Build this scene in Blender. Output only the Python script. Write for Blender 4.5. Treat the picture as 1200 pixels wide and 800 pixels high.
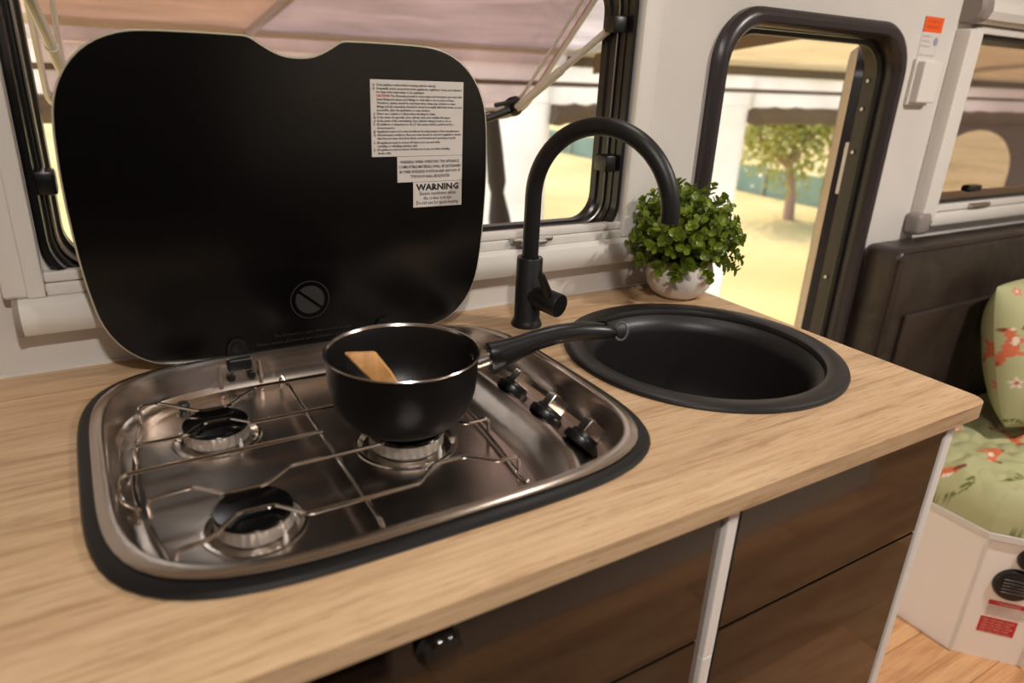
import bpy, bmesh, math, random
from mathutils import Vector, Matrix, noise
random.seed(7)
PI = math.pi
for o in list(bpy.data.objects): bpy.data.objects.remove(o)
SC = bpy.context.scene
COL = SC.collection

# ------------------------------------------------------------------ camera, sky, sun, exposure
cam_d = bpy.data.cameras.new('camera'); cam = bpy.data.objects.new('camera', cam_d); COL.objects.link(cam)
cam_d.sensor_width = 36.0; cam_d.lens = 24.637; cam_d.clip_start = 0.02; cam_d.clip_end = 400
r_ = Vector((0.855862559, -0.515237648, 0.045049367)); d_ = Vector((-0.152668189, -0.334894269, -0.929805492)); f_ = Vector((0.494157570, 0.788908103, -0.365283865))
m = Matrix.Identity(4)
for i in range(3): m[i][0] = r_[i]; m[i][1] = -d_[i]; m[i][2] = -f_[i]
m[0][3], m[1][3], m[2][3] = 0.0, -0.9766, 1.30
cam.matrix_world = m
cam_d.dof.use_dof = True; cam_d.dof.focus_distance = 1.02; cam_d.dof.aperture_fstop = 3.5
SC.camera = cam
SC.view_settings.view_transform = 'Standard'; SC.view_settings.look = 'None'
SC.view_settings.gamma = 1.0; SC.view_settings.use_curve_mapping = False
SC.view_settings.exposure = 0.0

W = bpy.data.worlds.new('sky'); SC.world = W; W.use_nodes = True
wn = W.node_tree.nodes; wl = W.node_tree.links
bg = wn['Background']; sk = wn.new('ShaderNodeTexSky'); sk.sky_type = 'NISHITA'; sk.sun_disc = False
sk.sun_elevation = math.radians(48); sk.sun_rotation = math.radians(-16); sk.air_density = 1.0; sk.dust_density = 1.5
wl.new(sk.outputs[0], bg.inputs[0]); bg.inputs[1].default_value = 0.42
sun_d = bpy.data.lights.new('sun', 'SUN'); sun_d.energy = 4.0; sun_d.angle = math.radians(1.0); sun_d.color = (1.0, 0.96, 0.90)
sun = bpy.data.objects.new('sun', sun_d); COL.objects.link(sun)
sun.rotation_euler = (math.radians(-44), 0, math.radians(-16))

# ------------------------------------------------------------------ materials
def lin(c):
    return tuple(((v / 255) / 12.92 if v / 255 <= 0.04045 else ((v / 255 + 0.055) / 1.055) ** 2.4) for v in c) + (1.0,)
def mat(name, rgb, rough=0.5, metal=0.0, **kw):
    mt = bpy.data.materials.new(name); mt.use_nodes = True
    b = mt.node_tree.nodes['Principled BSDF']
    b.inputs['Base Color'].default_value = lin(rgb); b.inputs['Roughness'].default_value = rough; b.inputs['Metallic'].default_value = metal
    for k, v in kw.items(): b.inputs[k.replace('_', ' ')].default_value = v
    return mt
def nt(mt): return mt.node_tree.nodes, mt.node_tree.links, mt.node_tree.nodes['Principled BSDF']
def coords(n, l, scale, rot=(0, 0, 0)):
    tc = n.new('ShaderNodeTexCoord'); mp = n.new('ShaderNodeMapping'); mp.inputs['Scale'].default_value = scale; mp.inputs['Rotation'].default_value = rot
    l.new(tc.outputs['Object'], mp.inputs['Vector']); return mp.outputs[0]
def noise_t(n, l, vec, scale, detail=4, rough=0.55, dist=0.0):
    t = n.new('ShaderNodeTexNoise'); t.inputs['Scale'].default_value = scale; t.inputs['Detail'].default_value = detail
    t.inputs['Roughness'].default_value = rough; t.inputs['Distortion'].default_value = dist; l.new(vec, t.inputs['Vector']); return t.outputs['Fac']
def ramp(n, l, fac, stops):
    r = n.new('ShaderNodeValToRGB'); e = r.color_ramp.elements
    while len(e) < len(stops): e.new(0.5)
    for i, (p, c) in enumerate(stops): e[i].position = p; e[i].color = lin(c)
    l.new(fac, r.inputs[0]); return r.outputs[0]
def bump(n, l, b, fac, strength=0.1, dist=0.01):
    bp = n.new('ShaderNodeBump'); bp.inputs['Strength'].default_value = strength; bp.inputs['Distance'].default_value = dist
    l.new(fac, bp.inputs['Height']); l.new(bp.outputs[0], b.inputs['Normal'])
def mixc(n, l, fac, a, b_, mode='MIX'):
    mx = n.new('ShaderNodeMix'); mx.data_type = 'RGBA'; mx.blend_type = mode
    if isinstance(fac, float): mx.inputs[0].default_value = fac
    else: l.new(fac, mx.inputs[0])
    l.new(a, mx.inputs[6]); l.new(b_, mx.inputs[7]); return mx.outputs[2]

def wood(name, stops, fine, rough, scale=(2.2, 26, 26), objrand=False):
    mt = mat(name, stops[1][1], rough); n, l, b = nt(mt)
    v = coords(n, l, scale)
    if objrand:
        oi = n.new('ShaderNodeObjectInfo'); va = n.new('ShaderNodeVectorMath'); va.operation = 'ADD'
        cm = n.new('ShaderNodeCombineXYZ'); mu = n.new('ShaderNodeMath'); mu.operation = 'MULTIPLY'; mu.inputs[1].default_value = 60
        l.new(oi.outputs['Random'], mu.inputs[0]); l.new(mu.outputs[0], cm.inputs[0]); l.new(mu.outputs[0], cm.inputs[1]); l.new(v, va.inputs[0]); l.new(cm.outputs[0], va.inputs[1]); v = va.outputs[0]
    a = noise_t(n, l, v, 1.0, 6, 0.6, 1.2); base = ramp(n, l, a, stops)
    v2 = coords(n, l, (9, 240, 240)); g = noise_t(n, l, v2, 1.0, 5, 0.7, 0.3)
    gr = ramp(n, l, g, fine); out = mixc(n, l, 0.55, base, gr, 'MULTIPLY')
    if name == 'oak_laminate':
        st = noise_t(n, l, coords(n, l, (4.5, 95, 95)), 1.0, 6, 0.75, 0.8); out = mixc(n, l, 0.75, out, ramp(n, l, st, [(0.33, (196, 178, 160)), (0.47, (246, 242, 238)), (0.62, (255, 255, 255))]), 'MULTIPLY')
        pr_ = noise_t(n, l, coords(n, l, (26, 520, 520)), 1.0, 3, 0.6, 0.2); out = mixc(n, l, 0.6, out, ramp(n, l, pr_, [(0.30, (176, 156, 136)), (0.40, (255, 255, 255))]), 'MULTIPLY')
    if objrand:
        hs = n.new('ShaderNodeHueSaturation'); mr = n.new('ShaderNodeMapRange'); mr.inputs[3].default_value = 0.72; mr.inputs[4].default_value = 1.18
        l.new(oi.outputs['Random'], mr.inputs[0]); l.new(mr.outputs[0], hs.inputs['Value']); l.new(out, hs.inputs['Color']); out = hs.outputs[0]
    l.new(out, b.inputs['Base Color']); bump(n, l, b, g, 0.06, 0.002)
    return mt
M = {}
M['oak'] = wood('oak_laminate', [(0.25, (184, 152, 118)), (0.45, (208, 176, 140)), (0.62, (220, 190, 154)), (0.8, (198, 166, 130))], [(0.25, (176, 160, 140)), (0.5, (235, 228, 218)), (0.75, (255, 252, 248))], 0.42)
M['floorwood'] = wood('vinyl_floor', [(0.25, (176, 122, 80)), (0.5, (216, 164, 116)), (0.75, (234, 190, 142))], [(0.3, (190, 175, 160)), (0.6, (255, 250, 245))], 0.35, (1.6, 18, 18), True)
M['spatula'] = wood('beech', [(0.3, (196, 140, 78)), (0.5, (216, 160, 96)), (0.7, (226, 174, 112))], [(0.3, (215, 200, 180)), (0.7, (255, 252, 248))], 0.55, (40, 40, 6))
def wallmat(name, rgb, rough=0.45):
    mt = mat(name, rgb, rough); n, l, b = nt(mt); v = coords(n, l, (1, 1, 1)); a = noise_t(n, l, v, 2.5, 3)
    c2 = tuple(min(255, int(x * 1.03)) for x in rgb); c1 = tuple(int(x * 0.97) for x in rgb)
    l.new(ramp(n, l, a, [(0.3, c1), (0.7, c2)]), b.inputs['Base Color'])
    s = noise_t(n, l, coords(n, l, (300, 300, 300)), 1.0, 2); bump(n, l, b, s, 0.04, 0.001); return mt
M['wall'] = wallmat('wall_laminate', (214, 208, 200), 0.35)
M['ceil'] = wallmat('ceiling_panel', (236, 230, 220), 0.5)
M['trim'] = mat('white_plastic', (222, 216, 208), 0.3)
M['trimgrey'] = mat('grey_plastic', (142, 132, 124), 0.4)
M['alu'] = mat('aluminium', (190, 186, 180), 0.28, 1.0)
M['blackframe'] = mat('black_rubber_frame', (20, 18, 18), 0.28)
M['doorframe'] = mat('charcoal_door_frame', (52, 45, 46), 0.32)
def steel(name, rgb, rough, aniso=0.0, sc=(6, 600, 600), bs=0.05):
    mt = mat(name, rgb, rough, 1.0); n, l, b = nt(mt); v = coords(n, l, sc); g = noise_t(n, l, v, 1.0, 3)
    mr = n.new('ShaderNodeMapRange'); mr.inputs[3].default_value = rough * 0.75; mr.inputs[4].default_value = rough * 1.3; l.new(g, mr.inputs[0]); l.new(mr.outputs[0], b.inputs['Roughness'])
    if bs: bump(n, l, b, g, bs, 0.0005)
    return mt
M['steel'] = mat('brushed_steel', (204, 192, 182), 0.24, 1.0)
M['steelb'] = mat('polished_steel', (204, 196, 188), 0.18, 1.0)
M['chrome'] = mat('chrome_wire', (214, 206, 198), 0.12, 1.0)
M['enamel'] = mat('black_enamel', (10, 9, 9), 0.12)
M['blackplastic'] = mat('black_plastic', (16, 15, 15), 0.34)
M['rubber'] = mat('black_rubber', (8, 7, 8), 0.42)
M['satinblack'] = mat('satin_black_metal', (15, 13, 13), 0.45)
M['granite'] = mat('black_granite', (28, 26, 26), 0.4)
n, l, b = nt(M['granite']); g = noise_t(n, l, coords(n, l, (900, 900, 900)), 1.0, 2); l.new(ramp(n, l, g, [(0.35, (18, 17, 17)), (0.6, (34, 31, 31)), (0.8, (52, 48, 48))]), b.inputs['Base Color']); bump(n, l, b, g, 0.15, 0.0008)
M['nonstick'] = mat('nonstick_coating', (26, 23, 22), 0.42)
n, l, b = nt(M['nonstick']); g = noise_t(n, l, coords(n, l, (700, 700, 700)), 1.0, 2); l.new(ramp(n, l, g, [(0.4, (15, 13, 12)), (0.75, (30, 27, 25))]), b.inputs['Base Color'])
M['panblack'] = mat('pan_enamel', (6, 5, 5), 0.46, Specular_IOR_Level=0.2)
M['glasslid'] = mat('black_printed_glass', (8, 7, 6), 0.2)
M['lidprint'] = mat('grey_lid_print', (48, 45, 42), 0.35)

M['label'] = mat('label_paper', (212, 204, 196), 0.6)
M['ink'] = mat('black_ink', (40, 36, 34), 0.6)
M['redink'] = mat('red_ink', (196, 40, 36), 0.6)
M['orange'] = mat('orange_ink', (236, 92, 24), 0.6)
M['blueink'] = mat('blue_grey_ink', (150, 150, 170), 0.6)
M['white'] = mat('white_board', (244, 238, 230), 0.4)
M['gloss'] = mat('brown_gloss_laminate', (26, 19, 15), 0.05, Specular_IOR_Level=0.6)
M['greyedge'] = mat('grey_edge_strip', (120, 108, 102), 0.35)
M['dark'] = mat('dark_gap', (14, 12, 12), 0.7)
M['pot'] = wallmat('ceramic_pot', (226, 214, 202), 0.55)
M['soil'] = mat('soil', (40, 30, 22), 0.9)
def leafmat(name, c1, c2):
    mt = mat(name, c1, 0.38); n, l, b = nt(mt); oi = n.new('ShaderNodeObjectInfo'); g = noise_t(n, l, coords(n, l, (60, 60, 60)), 1.0, 2)
    ad = n.new('ShaderNodeMath'); ad.operation = 'ADD'; l.new(oi.outputs['Random'], ad.inputs[0]); l.new(g, ad.inputs[1])
    hf = n.new('ShaderNodeMath'); hf.operation = 'MULTIPLY'; hf.inputs[1].default_value = 0.5; l.new(ad.outputs[0], hf.inputs[0])
    c = ramp(n, l, hf.outputs[0], [(0.15, c1), (0.85, c2)]); l.new(c, b.inputs['Base Color'])
    tr = n.new('ShaderNodeBsdfTranslucent'); l.new(c, tr.inputs[0]); mx = n.new('ShaderNodeMixShader'); mx.inputs[0].default_value = 0.3
    l.new(b.outputs[0], mx.inputs[1]); l.new(tr.outputs[0], mx.inputs[2]); l.new(mx.outputs[0], n['Material Output'].inputs[0]); return mt
M['leaf'] = leafmat('boxwood_leaf', (84, 104, 24), (150, 168, 56))
M['treeleaf'] = leafmat('tree_leaf', (150, 150, 62), (206, 196, 104))
M['stem'] = mat('stem_green', (70, 84, 34), 0.6)
M['leather'] = mat('brown_leather', (42, 34, 29), 0.42)
n, l, b = nt(M['leather']); g = noise_t(n, l, coords(n, l, (140, 140, 140)), 1.0, 4); g2 = noise_t(n, l, coords(n, l, (9, 9, 9)), 1.0, 3, 0.5, 0.8)
l.new(ramp(n, l, g2, [(0.3, (38, 30, 26)), (0.7, (56, 46, 40))]), b.inputs['Base Color']); bump(n, l, b, g2, 0.25, 0.02)
# printed bed linen: colour attribute painted in code
M['linen'] = mat('printed_green_linen', (170, 172, 110), 0.85); n, l, b = nt(M['linen'])
at = n.new('ShaderNodeAttribute'); at.attribute_name = 'print'; g = noise_t(n, l, coords(n, l, (500, 500, 500)), 1.0, 2)
l.new(mixc(n, l, 0.25, at.outputs['Color'], ramp(n, l, g, [(0.3, (200, 200, 200)), (0.7, (255, 255, 255))]), 'MULTIPLY'), b.inputs['Base Color'])
def fabric(name, rgb, transl, rough=0.8, var=0.06, sc=1.2):
    mt = mat(name, rgb, rough); n, l, b = nt(mt); a = noise_t(n, l, coords(n, l, (sc, sc * 2.0, sc)), 1.0, 4, 0.55, 0.6)
    c1 = tuple(int(x * (1 - var)) for x in rgb); c2 = tuple(min(255, int(x * (1 + var))) for x in rgb)
    c = ramp(n, l, a, [(0.3, c1), (0.7, c2)]); l.new(c, b.inputs['Base Color']); bump(n, l, b, a, 0.35, 0.05)
    tr = n.new('ShaderNodeBsdfTranslucent'); l.new(c, tr.inputs[0]); mx = n.new('ShaderNodeMixShader'); mx.inputs[0].default_value = transl
    l.new(b.outputs[0], mx.inputs[1]); l.new(tr.outputs[0], mx.inputs[2]); l.new(mx.outputs[0], n['Material Output'].inputs[0]); return mt
M['canvas'] = fabric('white_canvas', (248, 244, 240), 0.55)
M['roofcanvas'] = fabric('tan_roof_canvas', (238, 222, 206), 0.5, 0.8, 0.07, 1.8)
M['lilaccanvas'] = fabric('lilac_grey_roof_canvas', (234, 228, 228), 0.5, 0.8, 0.06, 2.4)
M['creamcanvas'] = fabric('cream_roof_canvas', (240, 226, 196), 0.55, 0.8, 0.05, 1.4)
M['greycanvas'] = fabric('grey_canvas', (124, 112, 104), 0.15)
M['brownflap'] = mat('brown_canvas', (112, 92, 74), 0.85)
M['darkstrap'] = mat('charcoal_canvas', (62, 56, 58), 0.8)
M['glassedge'] = fabric('clear_glass_edge', (255, 250, 226), 0.65, 0.2, 0.0, 1.0)
M['curtain'] = fabric('beige_curtain', (206, 188, 164), 0.3)
M['fence'] = fabric('green_shade_cloth', (146, 166, 146), 0.2)
M['bark'] = mat('bark', (178, 144, 116), 0.9)
M['lawn'] = mat('lawn', (196, 190, 92), 0.95); n, l, b = nt(M['lawn'])
a = noise_t(n, l, coords(n, l, (1, 1, 1)), 0.5, 5); l.new(ramp(n, l, a, [(0.3, (180, 158, 92)), (0.5, (202, 174, 106)), (0.75, (212, 186, 124))]), b.inputs['Base Color'])
gg = noise_t(n, l, coords(n, l, (60, 60, 60)), 1.0, 3); bump(n, l, b, gg, 0.5, 0.03)
def pane_mat(name, tint, gl=0.06):
    mt = bpy.data.materials.new(name); mt.use_nodes = True; n, l = mt.node_tree.nodes, mt.node_tree.links; n.remove(n['Principled BSDF'])
    t = n.new('ShaderNodeBsdfTransparent'); t.inputs[0].default_value = lin(tint); g = n.new('ShaderNodeBsdfGlossy'); g.inputs['Roughness'].default_value = 0.03
    lw = n.new('ShaderNodeLayerWeight'); lw.inputs[0].default_value = 0.5; mx = n.new('ShaderNodeMixShader')
    pw = n.new('ShaderNodeMath'); pw.operation = 'POWER'; pw.inputs[1].default_value = 4.0; l.new(lw.outputs['Facing'], pw.inputs[0])
    ml = n.new('ShaderNodeMath'); ml.operation = 'MULTIPLY_ADD'; ml.inputs[1].default_value = 0.6; ml.inputs[2].default_value = gl; l.new(pw.outputs[0], ml.inputs[0]); l.new(ml.outputs[0], mx.inputs[0]); l.new(t.outputs[0], mx.inputs[1]); l.new(g.outputs[0], mx.inputs[2]); l.new(mx.outputs[0], n['Material Output'].inputs[0]); return mt
M['acrylic'] = pane_mat('smoked_acrylic', (226, 215, 214))
M['stayrod'] = mat('grey_white_tube', (206, 200, 196), 0.3)
M['crown'] = mat('cast_aluminium', (214, 206, 198), 0.42, 0.85)
M['ring'] = mat('grey_plastic_ring', (84, 78, 76), 0.4)
M['acrylicedge'] = mat('acrylic_edge', (236, 230, 226), 0.25, Transmission_Weight=0.2)
def emit(name, rgb, s):
    mt = bpy.data.materials.new(name); mt.use_nodes = True; b = mt.node_tree.nodes['Principled BSDF']
    b.inputs['Emission Color'].default_value = lin(rgb); b.inputs['Emission Strength'].default_value = s; return mt
M['led'] = emit('led_diffuser', (255, 226, 190), 6.0)

# ------------------------------------------------------------------ mesh helpers
BOXED = set()
def finish(bm, ang=32):
    bmesh.ops.remove_doubles(bm, verts=bm.verts, dist=1e-6)
    bmesh.ops.recalc_face_normals(bm, faces=bm.faces)
    ca = math.radians(ang); boxed = id(bm) in BOXED; BOXED.discard(id(bm))
    for f in bm.faces: f.smooth = True
    for e in bm.edges:
        if len(e.link_faces) == 2:
            a = e.calc_face_angle(0); e.smooth = a < ca
            if boxed and a > 0.1:
                p, q = e.link_faces[0].calc_area(), e.link_faces[1].calc_area()
                if max(p, q) > 12 * min(p, q): e.smooth = False
        else: e.smooth = False
def obj(name, bm, mats, parent=None, ang=32, loc=None, fin=True):
    if fin: finish(bm, ang)
    me = bpy.data.meshes.new(name); bm.to_mesh(me); bm.free()
    for mm in (mats if isinstance(mats, (list, tuple)) else [mats]): me.materials.append(M[mm])
    o = bpy.data.objects.new(name, me); COL.objects.link(o)
    if parent: o.parent = parent
    if loc: o.location = loc
    return o
def tag(o, label, cat=None, group=None, kind=None):
    o['label'] = label
    if cat: o['category'] = cat
    if group: o['group'] = group
    if kind: o['kind'] = kind
    return o
def thing(name, label, cat, group=None, kind=None):
    o = bpy.data.objects.new(name, None); COL.objects.link(o); o.empty_display_size = 0.05
    return tag(o, label, cat, group, kind)
def B(): return bmesh.new()
def box(bm, x0, x1, y0, y1, z0, z1, bev=0.0, seg=2, mi=0):
    r = bmesh.ops.create_cube(bm, size=1.0); vs = r['verts']
    for v in vs: v.co = Vector(((x0 + x1) / 2 + v.co.x * (x1 - x0), (y0 + y1) / 2 + v.co.y * (y1 - y0), (z0 + z1) / 2 + v.co.z * (z1 - z0)))
    fs = {f for v in vs for f in v.link_faces}
    for f in fs: f.material_index = mi
    if bev: BOXED.add(id(bm))
    if bev: bmesh.ops.bevel(bm, geom=list({e for v in vs for e in v.link_edges}), offset=bev, segments=seg, affect='EDGES', profile=0.5)
    return bm
def ring_faces(bm, a, b_, closed=True, mi=0):
    n = len(a)
    for i in range(n if closed else n - 1):
        j = (i + 1) % n
        try: f = bm.faces.new((a[i], a[j], b_[j], b_[i])); f.material_index = mi
        except ValueError: pass
def loft(bm, rings, cap0=True, cap1=True, mi=0):
    R = [[bm.verts.new(p) for p in r] for r in rings]
    for a, b_ in zip(R, R[1:]): ring_faces(bm, a, b_, True, mi)
    if cap0: f = bm.faces.new(R[0]); f.material_index = mi
    if cap1: f = bm.faces.new(R[-1]); f.material_index = mi
    return R
def lathe(bm, prof, n=32, c=(0, 0, 0), axis=None, mi=0):
    q = Vector((0, 0, 1)).rotation_difference(Vector(axis).normalized()) if axis is not None else None
    c = Vector(c); prev = None
    for (r, z) in prof:
        if r < 1e-6: p = Vector((0, 0, z)); ring = [bm.verts.new((q @ p if q else p) + c)]
        else:
            ring = []
            for i in range(n):
                p = Vector((r * math.cos(2 * PI * i / n), r * math.sin(2 * PI * i / n), z)); ring.append(bm.verts.new((q @ p if q else p) + c))
        if prev is not None:
            for i in range(n):
                j = (i + 1) % n
                if len(prev) == 1 and len(ring) == 1: break
                if len(prev) == 1: vs = (prev[0], ring[i], ring[j])
                elif len(ring) == 1: vs = (prev[i], prev[j], ring[0])
                else: vs = (prev[i], prev[j], ring[j], ring[i])
                f = bm.faces.new(vs); f.material_index = mi
        prev = ring
    return bm
def fillet(pts, rad, seg=4, closed=False):
    pts = [Vector(p) for p in pts]; out = []; n = len(pts)
    for i, p in enumerate(pts):
        if not closed and (i == 0 or i == n - 1): out.append(p); continue
        a = pts[i - 1]; b_ = pts[(i + 1) % n]; da = (a - p); db = (b_ - p)
        r = min(rad, da.length * 0.45, db.length * 0.45); s = p + da.normalized() * r; e = p + db.normalized() * r
        for k in range(seg + 1):
            t = k / seg; out.append(s * (1 - t) ** 2 + p * 2 * t * (1 - t) + e * t * t)
    return out
def tube(bm, pts, r, n=10, closed=False, caps=True, mi=0, flat=None):
    pts = [Vector(p) for p in pts]; N = len(pts); rad = r if isinstance(r, (list, tuple)) else [r] * N
    tan = []
    for i in range(N):
        a = pts[(i - 1) % N] if closed or i > 0 else pts[i]; b_ = pts[(i + 1) % N] if closed or i < N - 1 else pts[i]
        t = (b_ - a); tan.append(t.normalized() if t.length > 1e-9 else Vector((0, 0, 1)))
    up = Vector((0, 0, 1)) if abs(tan[0].z) < 0.9 else Vector((1, 0, 0))
    nrm = (up - tan[0] * up.dot(tan[0])).normalized(); rings = []
    for i in range(N):
        if i: q = tan[i - 1].rotation_difference(tan[i]); nrm = (q @ nrm); nrm = (nrm - tan[i] * nrm.dot(tan[i])).normalized()
        bi = tan[i].cross(nrm); ri = rad[i]; ra, rb = (ri if isinstance(ri, tuple) else (ri, ri))
        rings.append([pts[i] + nrm * (ra * math.cos(2 * PI * k / n)) + bi * (rb * math.sin(2 * PI * k / n)) for k in range(n)])
    if closed:
        R = [[bm.verts.new(p) for p in g] for g in rings]
        for i in range(N): 
            ring_faces(bm, R[i], R[(i + 1) % N], True, mi)
    else: loft(bm, rings, caps, caps, mi)
    return bm
def rrect(x0, x1, y0, y1, r, seg=8):
    out = []
    rr = r if isinstance(r, (list, tuple)) else [r] * 4
    for (cx, cy, a0, q) in ((x1, y1, 0, rr[0]), (x0, y1, 90, rr[1]), (x0, y0, 180, rr[2]), (x1, y0, 270, rr[3])):
        sx = -1 if cx == x1 else 1; sy = -1 if cy == y1 else 1
        for k in range(seg + 1):
            a = math.radians(a0 + 90 * k / seg); out.append((cx + sx * q + q * math.cos(a), cy + sy * q + q * math.sin(a)))
    return out
def prism(bm, outer, holes, h0, h1, fn, mi=0):
    """plate with holes: outer/holes 2D loops, fn(u, v, h) -> 3D"""
    loops = [outer] + list(holes); lv = []
    for h in (h0, h1):
        L = []; edges = []
        for lp in loops:
            vs = [bm.verts.new(fn(u, v, h)) for u, v in lp]; L.append(vs)
            edges += [bm.edges.new((vs[i], vs[(i + 1) % len(vs)])) for i in range(len(vs))]
        g = bmesh.ops.triangle_fill(bm, use_beauty=True, use_dissolve=False, edges=edges)
        for f in g['geom']:
            if isinstance(f, bmesh.types.BMFace): f.material_index = mi
        lv.append(L)
    for a, b_ in zip(lv[0], lv[1]): ring_faces(bm, a, b_, True, mi)
    return bm
XZ = lambda u, v, h: Vector((u, h, v))      # plate standing in a y = const plane
XY = lambda u, v, h: Vector((u, v, h))
YZ = lambda u, v, h: Vector((h, u, v))
def ring_sweep(bm, loop, prof, fn, mi=0):
    """sweep a closed profile [(inset, h)] round a rounded loop given by a function of inset"""
    rings = [[fn(u, v, h) for u, v in loop(d)] for d, h in prof]
    R = [[bm.verts.new(p) for p in g] for g in rings]
    for i in range(len(R)): ring_faces(bm, R[i], R[(i + 1) % len(R)], True, mi)
def text(bm, body, size, x, z, fn, mi, align='LEFT', squeeze=1.0, bold=0.0, width=None):
    cu = bpy.data.curves.new('t', 'FONT'); cu.body = body; cu.size = size; cu.resolution_u = 1; cu.align_x = align; cu.offset = bold
    o = bpy.data.objects.new('t', cu); COL.objects.link(o)
    dg = bpy.context.evaluated_depsgraph_get(); me = bpy.data.meshes.new_from_object(o.evaluated_get(dg))
    if width and me.vertices:
        xs = [v.co.x for v in me.vertices]; squeeze = width / max(1e-6, max(xs) - min(xs))
    vs = [bm.verts.new(fn(x + v.co.x * squeeze, z + v.co.y)) for v in me.vertices]
    for p in me.polygons:
        try: f = bm.faces.new([vs[i] for i in p.vertices]); f.material_index = mi
        except ValueError: pass
    bpy.data.objects.remove(o); bpy.data.curves.remove(cu); bpy.data.meshes.remove(me)

# ------------------------------------------------------------------ the room shell
TOP = 0.92
WIN1 = (-0.045, 0.812, 1.030, 1.448)
DOOR = (1.020, 1.565, 0.012, 1.404)
WIN2 = (1.842, 2.74, 1.028, 1.412)
bm = B(); prism(bm, [(-1.2, -0.03), (3.6, -0.03), (3.6, 2.0), (-1.2, 2.0)], [rrect(*WIN1, 0.05), rrect(*DOOR, 0.09), rrect(*WIN2, 0.05)], 0.0, 0.035, XZ)
tag(obj('wall_back', bm, 'wall'), 'pale grey caravan wall with kitchen window, doorway and bedside window', kind='structure')
bm = B(); box(bm, -1.24, -1.2, -2.04, 0.035, -0.03, 2.0); tag(obj('wall_left', bm, 'wall'), 'pale end wall left of the kitchen worktop', kind='structure')
bm = B(); box(bm, 3.6, 3.64, -2.04, 0.035, -0.03, 2.0); tag(obj('wall_right', bm, 'wall'), 'pale end wall beyond the bed', kind='structure')
bm = B(); prism(bm, [(-1.2, -0.03), (3.6, -0.03), (3.6, 2.0), (-1.2, 2.0)], [rrect(0.7, 1.8, 1.05, 1.45, 0.05)], -2.04, -2.0, XZ)
tag(obj('wall_front', bm, 'wall'), 'pale long wall opposite the kitchen with an opening for the added window', kind='structure')
bm = B(); box(bm, -1.24, 3.64, -2.04, 0.035, 2.0, 2.04); tag(obj('ceiling', bm, 'ceil'), 'white ceiling panel of the caravan', kind='structure')
bm = B(); box(bm, -1.2, 3.6, -2.0, 0.0, -0.05, -0.006); fl = tag(obj('floor', bm, 'dark'), 'brown wood-look plank floor of the caravan', kind='structure')
pm = None; row = 0; yy = -2.0
while yy < -0.01:
    off = (row * 0.47) % 1.2; xx = -1.2 - off
    while xx < 3.6:
        x0 = max(xx, -1.2); x1 = min(xx + 1.2, 3.6)
        if x1 - x0 > 0.02:
            bm = B(); box(bm, x0 + 0.0006, x1 - 0.0006, yy + 0.0006, min(yy + 0.15, 0) - 0.0006, -0.006, 0.0, 0.0012, 1)
            obj('plank', bm, 'floorwood', fl)
        xx += 1.2
    yy += 0.15; row += 1

# ------------------------------------------------------------------ kitchen window (window_1)
win1 = thing('window_1', 'open awning window with black frame above the worktop', None, kind='structure')
lp = lambda d: rrect(-0.052 + d * 0.66, 0.82 - d * 0.66, 1.024 + d * 0.62, 1.458 - d * 0.66, max(0.012, 0.055 - d * 0.3), 8)
bm = B(); ring_sweep(bm, lp, [(0, -0.006), (0.006, -0.010), (0.014, -0.008), (0.018, 0.004), (0.022, 0.004), (0.024, 0.02), (0.030, 0.02), (0.032, 0.032), (0.038, 0.036), (0.040, 0.05), (0.030, 0.055), (0.004, 0.05)], XZ)
obj('frame', bm, 'blackframe', win1)
bm = B(); ring_sweep(bm, lambda d: rrect(-0.0355 + d, 0.8035 - d, 1.0405 + d, 1.4415 - d, 0.045), [(0, 0.019), (0.001, 0.0175), (0.003, 0.0175), (0.004, 0.019)], XZ)
obj('frame_bead', bm, 'alu', win1)
# white surround with sill rails
bm = B(); box(bm, -0.096, -0.053, -0.022, 0.0, 1.022, 1.60, 0.004); box(bm, -0.072, -0.0535, -0.026, -0.021, 1.022, 1.60, 0.002)
obj('side_trim', bm, 'trim', win1)
bm = B(); box(bm, 0.822, 0.862, -0.022, 0.0, 1.022, 1.60, 0.004); obj('side_trim', bm, 'trim', win1)
bm = B(); box(bm, -0.053, 0.822, -0.016, 0.0, 1.037, 1.049, 0.002); box(bm, -0.053, 0.822, -0.020, 0.0, 1.022, 1.036, 0.002)
obj('sill_rail', bm, 'trim', win1)
bm = B(); pr = [(0, 1.022), (-0.026, 1.022), (-0.034, 1.016), (-0.038, 1.004), (-0.036, 0.990), (-0.028, 0.978), (-0.014, 0.974), (0, 0.974)]
loft(bm, [[Vector((x, y, z)) for y, z in pr] for x in (-0.082, 0.862)]); obj('blind_cassette', bm, 'trim', win1)
for x0, x1 in ((-0.088, -0.082), (0.862, 0.868)):
    bm = B(); loft(bm, [[Vector((x, y * 1.03, 0.998 + (z - 0.998) * 1.03)) for y, z in pr] for x in (x0, x1)]); obj('end_cap', bm, 'trimgrey', win1)
bm = B(); box(bm, 0.585, 0.665, -0.030, -0.016, 1.031, 1.040, 0.003); box(bm, 0.60, 0.65, -0.036, -0.028, 1.028, 1.036, 0.003); obj('blind_latch', bm, 'alu', win1)
for x in (-0.036, 0.792):
    bm = B(); box(bm, x - 0.010, x + 0.014, -0.004, 0.03, 1.136, 1.164, 0.004); obj('catch', bm, 'blackplastic', win1)
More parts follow.
